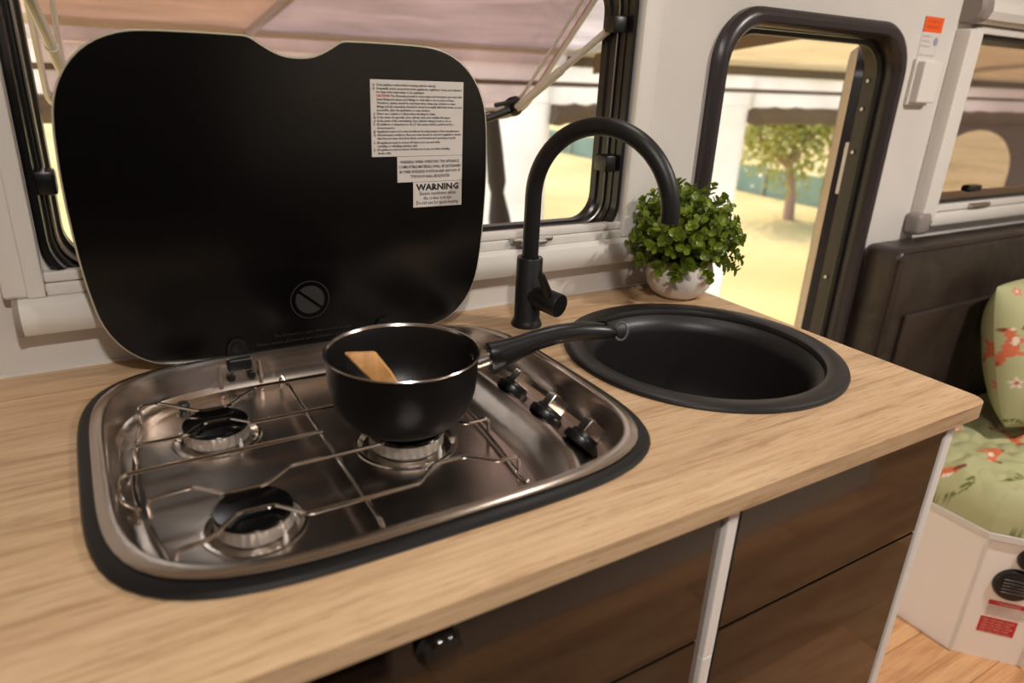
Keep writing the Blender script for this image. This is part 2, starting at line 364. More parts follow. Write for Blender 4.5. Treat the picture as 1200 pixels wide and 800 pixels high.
# pane swung out on stays
A = Vector((0, 0.035, 1.443)); Bt = Vector((0, 0.298, 1.203)); dv = (Bt - A); L = dv.length; dv.normalize(); nv = Vector((0, -dv.z, dv.y))
PF = lambda u, v, h: Vector((u, 0, 0)) + A + dv * v + nv * h
bm = B(); prism(bm, rrect(-0.022, 0.79, 0.0, L, [0.05, 0.05, 0.01, 0.01]), [], 0.0, 0.003, PF); obj('pane', bm, 'acrylic', win1)
lp = lambda d: rrect(-0.022 + d, 0.79 - d, 0.0 + d, L - d, [0.05, 0.05, 0.01, 0.01])
bm = B(); ring_sweep(bm, lp, [(-0.002, -0.003), (0.003, -0.006), (0.006, -0.002), (0.006, 0.005), (0.003, 0.008), (-0.002, 0.006)], PF); obj('pane_edge', bm, 'acrylicedge', win1)
bm = B(); ring_sweep(bm, lambda d: lp(d + 0.024), [(0, -0.001), (0.002, -0.004), (0.005, -0.004), (0.007, -0.001)], PF); obj('pane_groove', bm, 'acrylicedge', win1)
for s, x in ((1, 0.748), (-1, 0.016)):
    foot = Vector((0.79 if s > 0 else -0.022, 0.012, 1.372)); end = PF(x, L * 0.86, -0.02)
    mid = foot.lerp(end, 0.5)
    bm = B(); tube(bm, [foot, mid], 0.0062, 10); tube(bm, [mid, end], 0.0080, 12); obj('stay_rod', bm, 'stayrod', win1)
    bm = B(); box(bm, foot.x - 0.014, foot.x + 0.014, 0.0, 0.026, 1.358, 1.384, 0.004); lathe(bm, [(0, -0.012), (0.007, -0.012), (0.007, 0.012), (0, 0.012)], 12, foot, (1, 0, 0)); obj('stay_bracket', bm, 'blackplastic', win1)
    bm = B()
    p = PF(x, L * 0.86, -0.006); lathe(bm, [(0, -0.004), (0.017, -0.004), (0.018, 0.004), (0.012, 0.012), (0.011, 0.022), (0, 0.024)], 16, p, -nv)
    tube(bm, [PF(x - 0.012, L * 0.86, -0.022), PF(x - 0.06 * s, L * 0.94, -0.024), PF(x - 0.085 * s, L * 0.955, -0.022)], [0.008, 0.007, 0.0045], 8)
    tube(bm, [PF(x - 0.005, L * 0.80, -0.016), PF(x - 0.05 * s, L * 0.83, -0.02)], 0.004, 8)
    obj('pane_latch', bm, 'blackplastic', win1)

# ------------------------------------------------------------------ doorway (door_1)
door = thing('door_1', 'open doorway with a charcoal rounded frame beside the worktop', None, kind='structure')
lp = lambda d: rrect(1.003 + d, 1.582 - d, -0.004 + d, 1.421 - d, max(0.03, 0.10 - d * 0.6), 10)
bm = B(); ring_sweep(bm, lp, [(0, 0.0), (0, -0.012), (0.005, -0.019), (0.014, -0.023), (0.024, -0.021), (0.031, -0.013), (0.034, 0.0), (0.034, 0.060), (0.030, 0.064), (0.0, 0.064), (0.0, 0.036), (0.03, 0.036)], XZ)
obj('frame', bm, 'doorframe', door)
bm = B(); ring_sweep(bm, lp, [(0.036, 0.012), (0.044, 0.012), (0.046, 0.020), (0.044, 0.026), (0.036, 0.026)], XZ); obj('weather_seal', bm, 'rubber', door)
for z in (1.305, 1.245, 1.15, 0.85):
    bm = B(); lathe(bm, [(0, -0.003), (0.004, -0.002), (0.005, 0), (0, 0.0)], 10, (1.5455, 0.045, z), (1, 0, 0)); obj('screw', bm, 'alu', door)
# door leaf folded back outside against its stay
HX, HY = 1.545, 0.082; dd = Vector((0.800, 0.600, 0)); dn = Vector((-0.600, 0.800, 0))
DF = lambda u, v, h: Vector((HX, HY, 0)) + dd * u + dn * h + Vector((0, 0, v))
bm = B(); prism(bm, rrect(0.0, 0.53, 0.04, 1.375, 0.07), [], -0.018, 0.0, DF); lf = obj('door_leaf', bm, 'curtain', door)
bm = B(); ring_sweep(bm, lambda d: rrect(0.0 + d, 0.53 - d, 0.04 + d, 1.375 - d, 0.07), [(-0.004, -0.022), (0.012, -0.022), (0.012, -0.018), (-0.0002, -0.018), (-0.0002, 0.001), (-0.004, 0.001)], DF); obj('leaf_edge', bm, 'doorframe', lf)
bm = B(); box(bm, 1.549, 1.556, 0.058, 0.075, 1.05, 1.17, 0.002); obj('strike_plate', bm, 'trim', door)

# ------------------------------------------------------------------ bedside window (window_2)
win2 = thing('window_2', 'closed tinted window with white blind frame above the brown backrest', None, kind='structure')
lp = lambda d: rrect(1.836 + d, 2.746 - d, 1.022 + d, 1.418 - d, max(0.012, 0.05 - d * 0.3))
bm = B(); ring_sweep(bm, lp, [(0, -0.006), (0.004, -0.008), (0.009, -0.006), (0.016, 0.02), (0.018, 0.04), (0.0, 0.045)], XZ); obj('frame', bm, 'blackframe', win2)
bm = B(); prism(bm, rrect(1.846, 2.736, 1.032, 1.408, 0.045), [], 0.028, 0.032, XZ); obj('pane', bm, 'acrylic', win2)
bm = B(); box(bm, 1.765, 1.822, -0.035, 0.0, 0.985, 1.425, 0.004); box(bm, 1.815, 1.838, -0.022, 0.0, 1.005, 1.43, 0.003); obj('side_trim', bm, 'trim', win2)
bm = B(); box(bm, 2.744, 2.81, -0.035, 0.0, 0.985, 1.425, 0.004); obj('side_trim', bm, 'trim', win2)
bm = B(); box(bm, 1.838, 2.744, -0.016, 0.0, 1.004, 1.021, 0.002); box(bm, 1.822, 2.744, -0.030, 0.0, 0.970, 1.002, 0.006); obj('sill_rail', bm, 'trim', win2)
bm = B(); box(bm, 1.838, 2.744, -0.018, 0.0, 1.419, 1.436, 0.002); obj('head_rail', bm, 'trim', win2)
pr = [(0, 1.438), (-0.03, 1.438), (-0.044, 1.446), (-0.052, 1.462), (-0.05, 1.482), (-0.036, 1.496), (-0.014, 1.502), (0, 1.502)]
bm = B(); loft(bm, [[Vector((x, y, z)) for y, z in pr] for x in (1.80, 2.78)]); obj('blind_cassette', bm, 'trim', win2)
for x0, x1 in ((1.765, 1.80), (2.78, 2.81)):
    bm = B(); loft(bm, [[Vector((x, y * s, 1.462 + (z - 1.462) * (1.02 if s == 1 else 0.9))) for y, z in pr] for x, s in ((x0, .85), (x0 + 0.008, 1), (x1, 1))]); obj('end_cap', bm, 'trimgrey', win2)
bm = B(); box(bm, 1.745, 1.800, -0.042, 0.0, 0.955, 1.010, 0.012, 3); obj('end_cap', bm, 'trimgrey', win2)
bm = B(); box(bm, 2.00, 2.06, -0.012, 0.014, 1.045, 1.062, 0.005); tube(bm, [(2.005, -0.014, 1.056), (1.965, -0.018, 1.062)], 0.006, 8); obj('latch', bm, 'blackplastic', win2)
bm = B(); box(bm, 2.00, 2.09, -0.030, -0.014, 1.006, 1.018, 0.003); obj('blind_latch', bm, 'alu', win2)

# wall sticker and switch box
bm = B(); WF = lambda x, z: Vector((x, -0.0016, z)); box(bm, 1.634, 1.706, -0.0012, -0.0002, 1.356, 1.442, 0, mi=0)
box(bm, 1.634, 1.706, -0.0014, -0.0002, 1.411, 1.442, 0, mi=1)
text(bm, 'IN CASE OF', 0.0085, 1.670, 1.430, WF, 2, 'CENTER', width=0.05); text(bm, 'EMERGENCY', 0.0085, 1.670, 1.419, WF, 2, 'CENTER', width=0.05)
for i, w in enumerate((0.034, 0.030, 0.034)): text(bm, 'Read all instructions', 0.006, 1.638, 1.401 - i * 0.010, WF, 3, width=w)
text(bm, 'before use of gas', 0.008, 1.638, 1.362, WF, 3, width=0.058)
lathe(bm, [(0.0, 0), (0.009, 0), (0.006, 0.0002), (0, 0.0002)], 14, (1.692, -0.0015, 1.393), (0, -1, 0), 3)
tag(obj('safety_sticker', bm, ['label', 'orange', 'redink', 'blueink']), 'orange and white safety sticker on the wall beside the bedside window', 'sticker')
sw = thing('control_box', 'small white plastic control box on the wall below the orange sticker', 'control box')
bm = B(); box(bm, 1.632, 1.704, -0.026, 0.0, 1.264, 1.352, 0.004); obj('cover', bm, 'trim', sw)
bm = B(); box(bm, 1.626, 1.710, -0.008, 0.0, 1.258, 1.3555, 0.002); obj('backplate', bm, 'trim', sw)

# ------------------------------------------------------------------ worktop
HCX, HCY, HA, HB = 0.242, -0.2895, 0.284, 0.2395
def sup(d, n=4.3, N=112, back=False):
    a, b_ = HA - d, HB - d; out = []
    for k in range(N):
        t = 2 * PI * k / N; c, s = math.cos(t), math.sin(t)
        rr = (abs(c / a) ** n + abs(s / b_) ** n) ** (-1 / n); out.append((HCX + rr * c, HCY + rr * s))
    return out
SX, SY = 0.752, -0.305
circ = lambda r, N=72, cx=SX, cy=SY: [(cx + r * math.cos(2 * PI * k / N), cy + r * math.sin(2 * PI * k / N)) for k in range(N)]
bm = B(); prism(bm, rrect(-1.18, 0.98, -0.601, -0.001, [0.003, 0.003, 0.003, 0.024]), [sup(0.022), circ(0.188)], 0.899, TOP, XY)
wt = tag(obj('worktop', bm, 'oak'), 'light oak laminate kitchen worktop with hob and sink set in', 'worktop')
# sealing strip at the wall
bm = B(); box(bm, -1.18, 0.975, -0.0035, -0.0005, TOP, TOP + 0.004); obj('wall_seal', bm, 'trim', wt)

# ------------------------------------------------------------------ cabinets
def cabinet(name, label, x0, x1, fronts, group=None):
    c = thing(name, label, 'cabinet', group)
    bm = B(); box(bm, x0, x1, -0.572, -0.01, 0.06, 0.70); box(bm, x0, x1, -0.572, -0.555, 0.70, 0.8985); obj('carcass', bm, 'dark', c)
    bm = B(); box(bm, x0, x1, -0.53, -0.05, 0.0, 0.06); obj('plinth', bm, 'dark', c)
    for (a, b_, z0, z1, knob) in fronts:
        bm = B(); box(bm, a, b_, -0.590, -0.573, z0, z1, 0.0007, 2); d = obj('drawer', bm, 'gloss', c)
        if knob:
            kx, kz = knob; bm = B(); lathe(bm, [(0.019, 0), (0.0195, 0.003), (0.0175, 0.0055), (0.0165, 0.0115), (0.0145, 0.014), (0.0, 0.0145)], 28, (kx, -0.590, kz), (0, -1, 0)); kb = obj('lock_button', bm, 'enamel', d); kb['label'] = 'round black push-lock button'
    return c
c1 = cabinet('drawer_cabinet', 'dark gloss drawer cabinet with round push-lock under the hob', -0.60, 0.495, [(-0.595, 0.4955, 0.733, 0.894, (0.186, 0.8745)), (-0.595, 0.4955, 0.40, 0.7295, None), (-0.595, 0.4955, 0.065, 0.3965, None)])
bm = B(); box(bm, 0.4965, 0.5085, -0.586, -0.573, 0.06, 0.8985, 0.002); obj('edge_strip', bm, 'greyedge', c1)
bm = B(); box(bm, 0.509, 0.5245, -0.592, -0.01, 0.0, 0.70, 0.0015); box(bm, 0.509, 0.5245, -0.592, -0.545, 0.70, 0.8985, 0.001); obj('divider_panel', bm, 'white', c1)
c2 = cabinet('drawer_cabinet', 'dark gloss drawer cabinet with white end panel under the sink', 0.527, 0.908, [(0.530, 0.9065, 0.733, 0.894, None), (0.530, 0.9065, 0.40, 0.7295, None), (0.530, 0.9065, 0.065, 0.3965, None)])
bm = B(); box(bm, 0.911, 0.929, -0.592, -0.01, 0.0, 0.8985, 0.002); obj('end_panel', bm, 'white', c2)

# ------------------------------------------------------------------ hob
hob = thing('gas_hob', 'stainless steel three-burner gas hob with raised black glass lid', 'hob')
RZ = 0.930
bm = B(); ring_sweep(bm, lambda d: sup(d), [(0.0, TOP), (-0.001, TOP + 0.003), (0.001, TOP + 0.0060), (0.006, TOP + 0.0080), (0.013, TOP + 0.0075), (0.018, TOP)], XY); obj('rubber_seal', bm, 'rubber', hob)
FZ = 0.886
BURN = [(0.092, -0.200, 0.036, 0.049), (0.093, -0.388, 0.036, 0.049), (0.281, -0.307, 0.0435, 0.060)]
bm = B(); prof = [(0.0115, RZ - 0.0016), (0.0110, RZ - 0.0004), (0.0122, RZ + 0.0003), (0.0222, RZ + 0.0021), (0.0240, RZ + 0.0014), (0.0255, RZ - 0.004), (0.0265, RZ - 0.022), (0.028, RZ - 0.034), (0.033, RZ - 0.0405), (0.040, FZ + 0.0012), (0.044, FZ + 0.0022), (0.048, FZ + 0.001), (0.052, FZ)]
rings = [[XY(u, v, h) for u, v in sup(d, 4.3 - 12 * max(0, d - 0.02))] for d, h in prof]; R = loft(bm, rings, False, False)
last = [(v.co.x, v.co.y) for v in R[-1]]
ed = [bm.edges.get((R[-1][i], R[-1][(i + 1) % len(last)])) for i in range(len(last))]
for (bx, by, br, dr) in BURN:
    vs = [bm.verts.new((x, y, FZ)) for x, y in circ(dr, 40, bx, by)]; ed += [bm.edges.new((vs[i], vs[(i + 1) % 40])) for i in range(40)]
bmesh.ops.triangle_fill(bm, use_beauty=True, edges=ed)
tray = obj('tray', bm, 'steel', hob)
# pressed ribs, screw and hinge bolts on the rear wall
for x in (0.118, 0.168, 0.316, 0.366):
    bm = B(); tube(bm, [(x, -0.0775, 0.922), (x, -0.0810, 0.906), (x, -0.0835, 0.893)], [0.0022, 0.0034, 0.0025], 8); obj('rib', bm, 'steel', tray)
for x, z, mt_, r in ((0.089, 0.912, 'steelb', 0.005), (0.395, 0.912, 'steelb', 0.005)):
    bm = B(); lathe(bm, [(r + 0.002, 0), (r, 0.001), (r, 0.002), (r * 0.6, 0.0035), (0, 0.0035)], 14, (x, -0.0775, z), (0, -1, 0.1)); box(bm, x - r * 0.7, x + r * 0.7, -0.0818, -0.080, z - 0.0007, z + 0.0007); box(bm, x - 0.0007, x + 0.0007, -0.0818, -0.080, z - r * 0.7, z + r * 0.7); obj('screw', bm, mt_, tray)
# burners
for i, (bx, by, br, dr) in enumerate(BURN):
    bm = B(); lathe(bm, [(dr, FZ), (dr - 0.001, FZ + 0.0018), (dr - 0.004, FZ + 0.002), (dr - 0.006, FZ + 0.0002), (dr - 0.009, FZ - 0.003), (br * 0.9, FZ - 0.0045), (0, FZ - 0.005)], 48, (bx, by, 0)); bu = obj('burner', bm, 'steelb', hob)
    bm = B(); N = 56; rr0 = []; 
    def gear(r1, r2, z): return [Vector((bx + (r1 if (k // 2) % 2 else r2) * math.cos(2 * PI * k / (2 * N)), by + (r1 if (k // 2) % 2 else r2) * math.sin(2 * PI * k / (2 * N)), z)) for k in range(2 * N)]
    loft(bm, [gear(br * .82, br * .82, FZ - 0.004), gear(br * .9, br * .9, FZ + 0.001), gear(br * .985, br * .985, FZ + 0.003), gear(br * .985, br * .965, FZ + 0.004), gear(br * .985, br * .965, FZ + 0.0155), gear(br * .985, br * .985, FZ + 0.0162)]); obj('burner_crown', bm, 'crown', bu)
    bm = B(); lathe(bm, [(br * .98, FZ + 0.0163), (br * 0.995, FZ + 0.0172), (br * 0.995, FZ + 0.0195), (br * .97, FZ + 0.0212), (br * .6, FZ + 0.0222), (0, FZ + 0.0224)], 48, (bx, by, 0)); obj('burner_cap', bm, 'enamel', bu)
    ia = math.radians(-62); ix, iy = bx + (br + 0.005) * math.cos(ia), by + (br + 0.005) * math.sin(ia)
    bm = B(); lathe(bm, [(0.0022, FZ - 0.003), (0.0022, FZ + 0.006), (0.0014, FZ + 0.0075), (0.001, FZ + 0.012), (0, FZ + 0.0125)], 10, (ix, iy, 0)); obj('igniter', bm, 'label', bu)
bm = B(); lathe(bm, [(0.0075, FZ), (0.0075, FZ + 0.0085), (0.006, FZ + 0.0105), (0, FZ + 0.011)], 16, (0.068, -0.112, 0)); obj('rubber_bumper', bm, 'rubber', hob)
# raised control panel on the right with knobs on its far slope
bm = B(); NY = 26; prof = [(0.385, 0.0005), (0.392, 0.0015), (0.402, 0.006), (0.415, 0.014), (0.427, 0.0205), (0.4345, 0.0215), (0.4375, 0.0200), (0.441, 0.0165), (0.462, 0.004), (0.470, 0.0005)]
rows = []
for k in range(NY + 1):
    t = k / NY; y = -0.095 - t * 0.386; s = 1 - abs(2 * t - 1) ** 4 * 0.25; sh = -0.030 * abs(2 * t - 1) ** 4
    rows.append([bm.verts.new((x + sh, y, FZ + z * s)) for x, z in prof])
for a, b_ in zip(rows, rows[1:]): ring_faces(bm, a, b_, False)
bm.faces.new(rows[0]); bm.faces.new(rows[-1]); cp = obj('control_panel', bm, 'steel', hob, 50)
for ky in (-0.265, -0.345, -0.418):
    ax = Vector((0.70, 0.0, 0.71)).normalized(); c = Vector((0.4490, ky, FZ + 0.0130))
    bm = B(); lathe(bm, [(0.0222, -0.003), (0.0230, 0.001), (0.0222, 0.006), (0.0180, 0.008), (0.0168, 0.0125), (0, 0.0135)], 28, c, ax); kn = obj('knob', bm, 'blackplastic', hob)
    side = Vector((0, 1, 0)); up = ax.cross(side)
    bm = B(); pts = []
    for (a, b_) in ((-0.004, -0.005), (0.004, -0.005), (0.004, 0.005), (-0.004, 0.005)): pts.append((a, b_))
    loft(bm, [[c + ax * h + side * (a * w) + up * (b_ * w2 - o_) for a, b_ in pts] for h, w, w2, o_ in ((0.010, 1.7, 2.9, 0.0), (0.027, 1.7, 2.9, 0.0), (0.030, 1.6, 2.7, 0.0))]); bmesh.ops.bevel(bm, geom=list(bm.edges), offset=0.0008, segments=1, affect='EDGES'); obj('knob_grip', bm, 'steelb', kn)
bm = B(); lathe(bm, [(0.0095, 0), (0.0095, 0.004), (0.0075, 0.006), (0.0, 0.0065)], 18, (0.404, -0.458, FZ + 0.006), (-0.25, 0, 1)); obj('ignition_button', bm, 'blackplastic', hob)
# lid
LY = -0.0700; LT = 0.005
half = [(0, 0.3785), (0.012, 0.379), (0.024, 0.382), (0.036, 0.388), (0.046, 0.394), (0.053, 0.3985), (0.060, 0.4000), (0.10, 0.4005), (0.150, 0.4000), (0.178, 0.3985), (0.199, 0.393), (0.219, 0.383), (0.236, 0.368), (0.249, 0.349), (0.258, 0.327), (0.2622, 0.300), (0.2640, 0.260), (0.2640, 0.215), (0.2615, 0.160), (0.2580, 0.120), (0.2520, 0.082), (0.2440, 0.060), (0.2320, 0.041), (0.2180, 0.027), (0.2010, 0.0160), (0.18, 0.0100), (0.15, 0.0072), (0.08, 0.0062), (0, 0.0058)]
LCX = 0.2465
def lid_loop(d):
    pts = [(LCX + x, z) for x, z in half] + [(LCX - x, z) for x, z in half[-2:0:-1]]
    # smooth, then inset towards the middle
    sm = fillet([(x, 0, z) for x, z in pts], 0.02, 2, True); P = [(p.x, p.z) for p in sm]; out = []
    for i, (x, z) in enumerate(P):
        x0, z0 = P[i - 1]; x1, z1 = P[(i + 1) % len(P)]; tx, tz = x1 - x0, z1 - z0; q = math.hypot(tx, tz) or 1
        out.append((x - d * (-tz / q) * -1 if False else x + d * (tz / q) * -1 * -1, z - d * (tx / q) * -1 * -1))
    return [(x, TOP + z) for x, z in out]
# orientation test so that a positive inset shrinks the outline
_a = lid_loop(0.0); _b = lid_loop(0.002)
_sg = 1.0 if (max(x for x, z in _b) - min(x for x, z in _b)) < (max(x for x, z in _a) - min(x for x, z in _a)) else -1.0
bm = B(); prism(bm, lid_loop(_sg * 0.0020), [], LY, LY + LT, XZ); lid = obj('lid', bm, 'glasslid', hob)
lid['label'] = 'black glass lid standing upright'
bm = B(); ring_sweep(bm, lambda d: lid_loop(_sg * d), [(0.0021, LY + 0.0006), (0.0, LY + 0.0016), (0.0, LY + LT - 0.0012), (0.0021, LY + LT - 0.0004)], XZ); obj('glass_edge', bm, 'glassedge', lid)
LF = lambda x, z: Vector((x, LY - 0.0007, z))
def plate(bm, x0, x1, z0, z1, mi=0): box(bm, x0, x1, LY - 0.0005, LY - 0.00005, z0, z1, 0, mi=mi)
lines = ['a)  Close appliance valves before opening cylinder valve(s).', 'b)  Frequently check connections at the appliances, regulators, hoses, and cylinders', '     for leaks with soapy water or its equivalent.', '     CAUTION: The Ammonia present in some soaps and detergents can react with', '     brass fitting and causes such fittings to crack after a short period of time.', '     Therefore, caution should be exercised when using soap solution to clean', '     fittings and all connections should be rinsed thoroughly with fresh water as soon', '     as possible, after the application or soap solution.', 'c)  Never use a match or a flame when checking for leaks.', 'd)  In the event of a gas leak, close cylinder valve and ventilate the space.', 'e)  In the event of fire, immediately close cylinder valve(s) if safe to do so.', 'f)  All additions or alterations to the LP Gas system shall be performed by a', '     licensed person.', 'g)  Appliances must not be altered without the authorisation of the manufacturer.', 'h)  All permanent ventilators, flues and vents should be checked regularly to ensure', '     that they are clean, free from debris, unobstructed and operating properly.', 'i)  All appliances must be turned off when not in use and while', '     travelling or refuelling (vehicles only).', 'j)  All appliances must be turned off when not in use and while refuelling', '     (boats only).']
bm = B(); plate(bm, 0.336, 0.4695, 1.180, 1.2765)
for i, s in enumerate(lines):
    z = 1.2690 - i * 0.00445 - (0.0 if i < 16 else 0.001)
    text(bm, s, 0.0042, 0.339, z, LF, 1, 'LEFT', 0.90, 0.00010)
    if i == 3: text(bm, '     CAUTION:', 0.0042, 0.339, z, lambda x, zz: Vector((x, LY - 0.0009, zz)), 2, 'LEFT', 0.90, 0.00014)
w1 = obj('warning_label', bm, ['label', 'ink', 'redink'], lid, fin=False); w1['label'] = 'white label with small lettered instructions'
bm = B(); plate(bm, 0.3715, 0.4695, 1.1452, 1.1795)
for i, s in enumerate(['WARNING: WHEN OPERATING THIS APPLIANCE,', 'COMBUSTIBLE MATERIALS SHALL BE RESTRAINED', 'IN THEIR INTENDED POSITION AND ANY POP UP', 'TYPE ROOF SHALL BE ELEVATED']):
    text(bm, s, 0.0055, 0.4205, 1.1705 - i * 0.0066, LF, 1, 'CENTER', bold=0.00012, width=(0.090, 0.094, 0.092, 0.060)[i])
w2 = obj('warning_label', bm, ['label', 'ink'], lid, fin=False); w2['label'] = 'white label with four lines of capitals'
bm = B(); plate(bm, 0.3945, 0.4695, 1.110, 1.1447)
text(bm, 'WARNING', 0.0120, 0.432, 1.1335, LF, 1, 'CENTER', bold=0.0005, width=0.066)
for i, s in enumerate(['Ensure ventilation when', 'the cooker is in use.', 'Do not use for space heating.']): text(bm, s, 0.0072, 0.432, 1.1265 - i * 0.0064, LF, 1, 'CENTER', bold=0.00008, width=(0.056, 0.044, 0.066)[i])
w3 = obj('warning_label', bm, ['label', 'ink'], lid, fin=False); w3['label'] = 'white label headed WARNING'
# printed prohibition symbol
bm = B(); cx, cz = 0.243, 0.9945
def disc(r0, r1, mi=0, N=48):
    a = [bm.verts.new(LF(cx + r0 * math.cos(2 * PI * k / N), cz + r0 * math.sin(2 * PI * k / N))) for k in range(N)]; b_ = [bm.verts.new(LF(cx + r1 * math.cos(2 * PI * k / N), cz + r1 * math.sin(2 * PI * k / N))) for k in range(N)]; ring_faces(bm, a, b_, True, mi)
disc(0.0252, 0.0264)
for s in (1, -1):    # two half discs either side of the slash
    pts = []
    for k in range(25):
        a = math.radians(-41 + (6 if s > 0 else 186) + k * 168 / 24); pts.append(LF(cx + 0.0195 * math.cos(a), cz + 0.0195 * math.sin(a)))
    bm.faces.new([bm.verts.new(p) for p in pts])
obj('printed_symbol', bm, 'lidprint', lid, fin=False)
bm = B()
text(bm, 'The lid must be open when cooker is alight', 0.0062, 0.246, 0.9475, LF, 0, 'CENTER', width=0.108)
text(bm, 'Please ensure all burners are cold before closing the lid', 0.0062, 0.2395, 0.9385, LF, 0, 'CENTER', width=0.140)
obj('printed_lettering', bm, 'lidprint', lid, fin=False)
# hinges
for hx in (0.144, 0.347):
    bm = B()
    prism(bm, [(hx + 0.0125 * math.cos(a), 0.9425 + 0.0125 * math.sin(a)) for a in [math.radians(180 - 180 * k / 14) for k in range(15)]] + [(hx + 0.0155, 0.928), (hx - 0.0155, 0.928)], [], LY - 0.004, LY - 0.0002, XZ)
    box(bm, hx - 0.016, hx + 0.016, LY - 0.013, LY - 0.0005, 0.9125, 0.930, 0.004, 3)
    lathe(bm, [(0.008, 0.0), (0.0075, 0.0015), (0.003, 0.002), (0, 0.002)], 16, (hx, LY - 0.004, 0.9425), (0, -1, 0)); obj('hinge', bm, 'blackplastic', hob)
    for s in (-1, 1):
        bm = B(); lathe(bm, [(0.0056, 0), (0.0056, 0.003), (0.004, 0.0045), (0, 0.005)], 12, (hx + s * 0.0125, -0.0790, 0.9045), (0, -1, 0.1)); obj('hinge_bolt', bm, 'blackplastic', hob)

# ------------------------------------------------------------------ chrome wire pan support
WZ = 0.9125; WR = 0.0022
ps = thing('pan_support', 'chrome wire pan support lying over the hob burners', 'pan support')
def wire(name, pts, rad=0.006, r=WR):
    bm = B(); tube(bm, fillet(pts, rad, 4), r, 8); return obj(name, bm, 'chrome', ps)
def jog(y, yj, segs): pass
lx = 0.012
wire('cross_wire', [(0.020, -0.137, FZ + 0.006), (0.019, -0.137, WZ), (0.040, -0.136, WZ), (0.079, -0.178, WZ), (0.111, -0.178, WZ), (0.150, -0.139, WZ), (0.352, -0.139, WZ), (0.372, -0.139, WZ), (0.374, -0.139, FZ + 0.006)])
wire('cross_wire', [(0.007, -0.231, FZ + 0.005), (0.006, -0.231, WZ), (0.058, -0.230, WZ), (0.077, -0.211, WZ), (0.106, -0.211, WZ), (0.126, -0.231, WZ), (0.226, -0.231, WZ), (0.256, -0.288, WZ), (0.306, -0.288, WZ), (0.336, -0.231, WZ), (0.371, -0.231, WZ), (0.373, -0.231, FZ + 0.005)])
wire('cross_wire', [(0.190, -0.286, WZ), (-0.008, -0.286, WZ), (-0.013, -0.298, WZ - 0.006), (-0.011, -0.312, WZ - 0.016), (0.002, -0.322, FZ + 0.006)], 0.01)
wire('cross_wire', [(0.010, -0.341, FZ + 0.006), (0.009, -0.341, WZ), (0.048, -0.337, WZ), (0.074, -0.365, WZ), (0.109, -0.366, WZ), (0.141, -0.341, WZ), (0.238, -0.341, WZ), (0.256, -0.322, WZ), (0.324, -0.324, WZ), (0.342, -0.341, WZ), (0.371, -0.340, WZ), (0.372, -0.340, FZ + 0.004)])
wire('cross_wire', [(0.021, -0.432, FZ + 0.004), (0.021, -0.432, WZ), (0.050, -0.427, WZ), (0.077, -0.401, WZ), (0.109, -0.402, WZ), (0.133, -0.430, WZ), (0.243, -0.430, WZ), (0.270, -0.404, WZ), (0.305, -0.404, WZ), (0.334, -0.429, WZ), (0.358, -0.430, WZ), (0.359, -0.430, FZ + 0.004)])
lz = FZ + 0.0045
wire('side_wire', [(0.024, -0.105, lz), (0.018, -0.137, lz), (0.008, -0.19, lz), (0.004, -0.24, lz), (0.000, -0.286, lz), (0.003, -0.322, lz), (0.010, -0.37, lz), (0.021, -0.437, lz)], 0.02)
wire('side_wire', [(0.368, -0.105, lz), (0.375, -0.15, lz), (0.380, -0.22, lz), (0.379, -0.27, lz), (0.373, -0.335, lz), (0.360, -0.428, lz), (0.362, -0.444, lz - 0.002)], 0.02)
wire('middle_wire', [(0.189, -0.100, FZ + 0.003), (0.189, -0.107, WZ - 0.0038), (0.189, -0.466, WZ - 0.0038), (0.189, -0.478, FZ + 0.004)], 0.008, 0.0024)

# ------------------------------------------------------------------ saucepan and spatula
PX, PY = 0.280, -0.302; PZ = WZ + WR + 0.0003
pan = thing('saucepan', 'black saucepan with long black handle standing on the hob', 'saucepan')
bm = B(); lathe(bm, [(0, PZ + 0.001), (0.045, PZ), (0.052, PZ + 0.0005), (0.060, PZ + 0.004), (0.071, PZ + 0.014), (0.0785, PZ + 0.028), (0.0825, PZ + 0.045), (0.084, PZ + 0.062), (0.0845, PZ + 0.083)], 64, (PX, PY, 0)); body = obj('body', bm, 'panblack', pan)
bm = B(); lathe(bm, [(0.0835, PZ + 0.0835), (0.0822, PZ + 0.075), (0.0812, PZ + 0.055), (0.079, PZ + 0.035), (0.073, PZ + 0.018), (0.063, PZ + 0.008), (0.052, PZ + 0.0045), (0, PZ + 0.004)], 64, (PX, PY, 0)); obj('lining', bm, 'nonstick', pan)
bm = B(); lathe(bm, [(0.0845, PZ + 0.083), (0.0862, PZ + 0.0845), (0.0868, PZ + 0.0858), (0.0862, PZ + 0.0866), (0.0850, PZ + 0.0862), (0.0835, PZ + 0.0835)], 64, (PX, PY, 0)); obj('rim', bm, 'steelb', pan)
ha = math.radians(-6.5); hd = Vector((math.cos(ha), math.sin(ha), 0)); hs = Vector((-hd.y, hd.x, 0)); hc = Vector((PX, PY, 0))
HP = lambda s, z: hc + hd * s + Vector((0, 0, z))
bm = B(); tube(bm, [HP(0.0825, 0.974), HP(0.092, 0.9755), HP(0.100, 0.977), HP(0.114, 0.979)], [(0.012, 0.010), (0.0115, 0.009), (0.0115, 0.0085), (0.012, 0.009)], 16)
tube(bm, [HP(0.086, 0.9765), HP(0.110, 0.980)], [(0.0025, 0.0102), (0.0025, 0.0102)], 10); obj('ferrule', bm, 'steelb', pan)
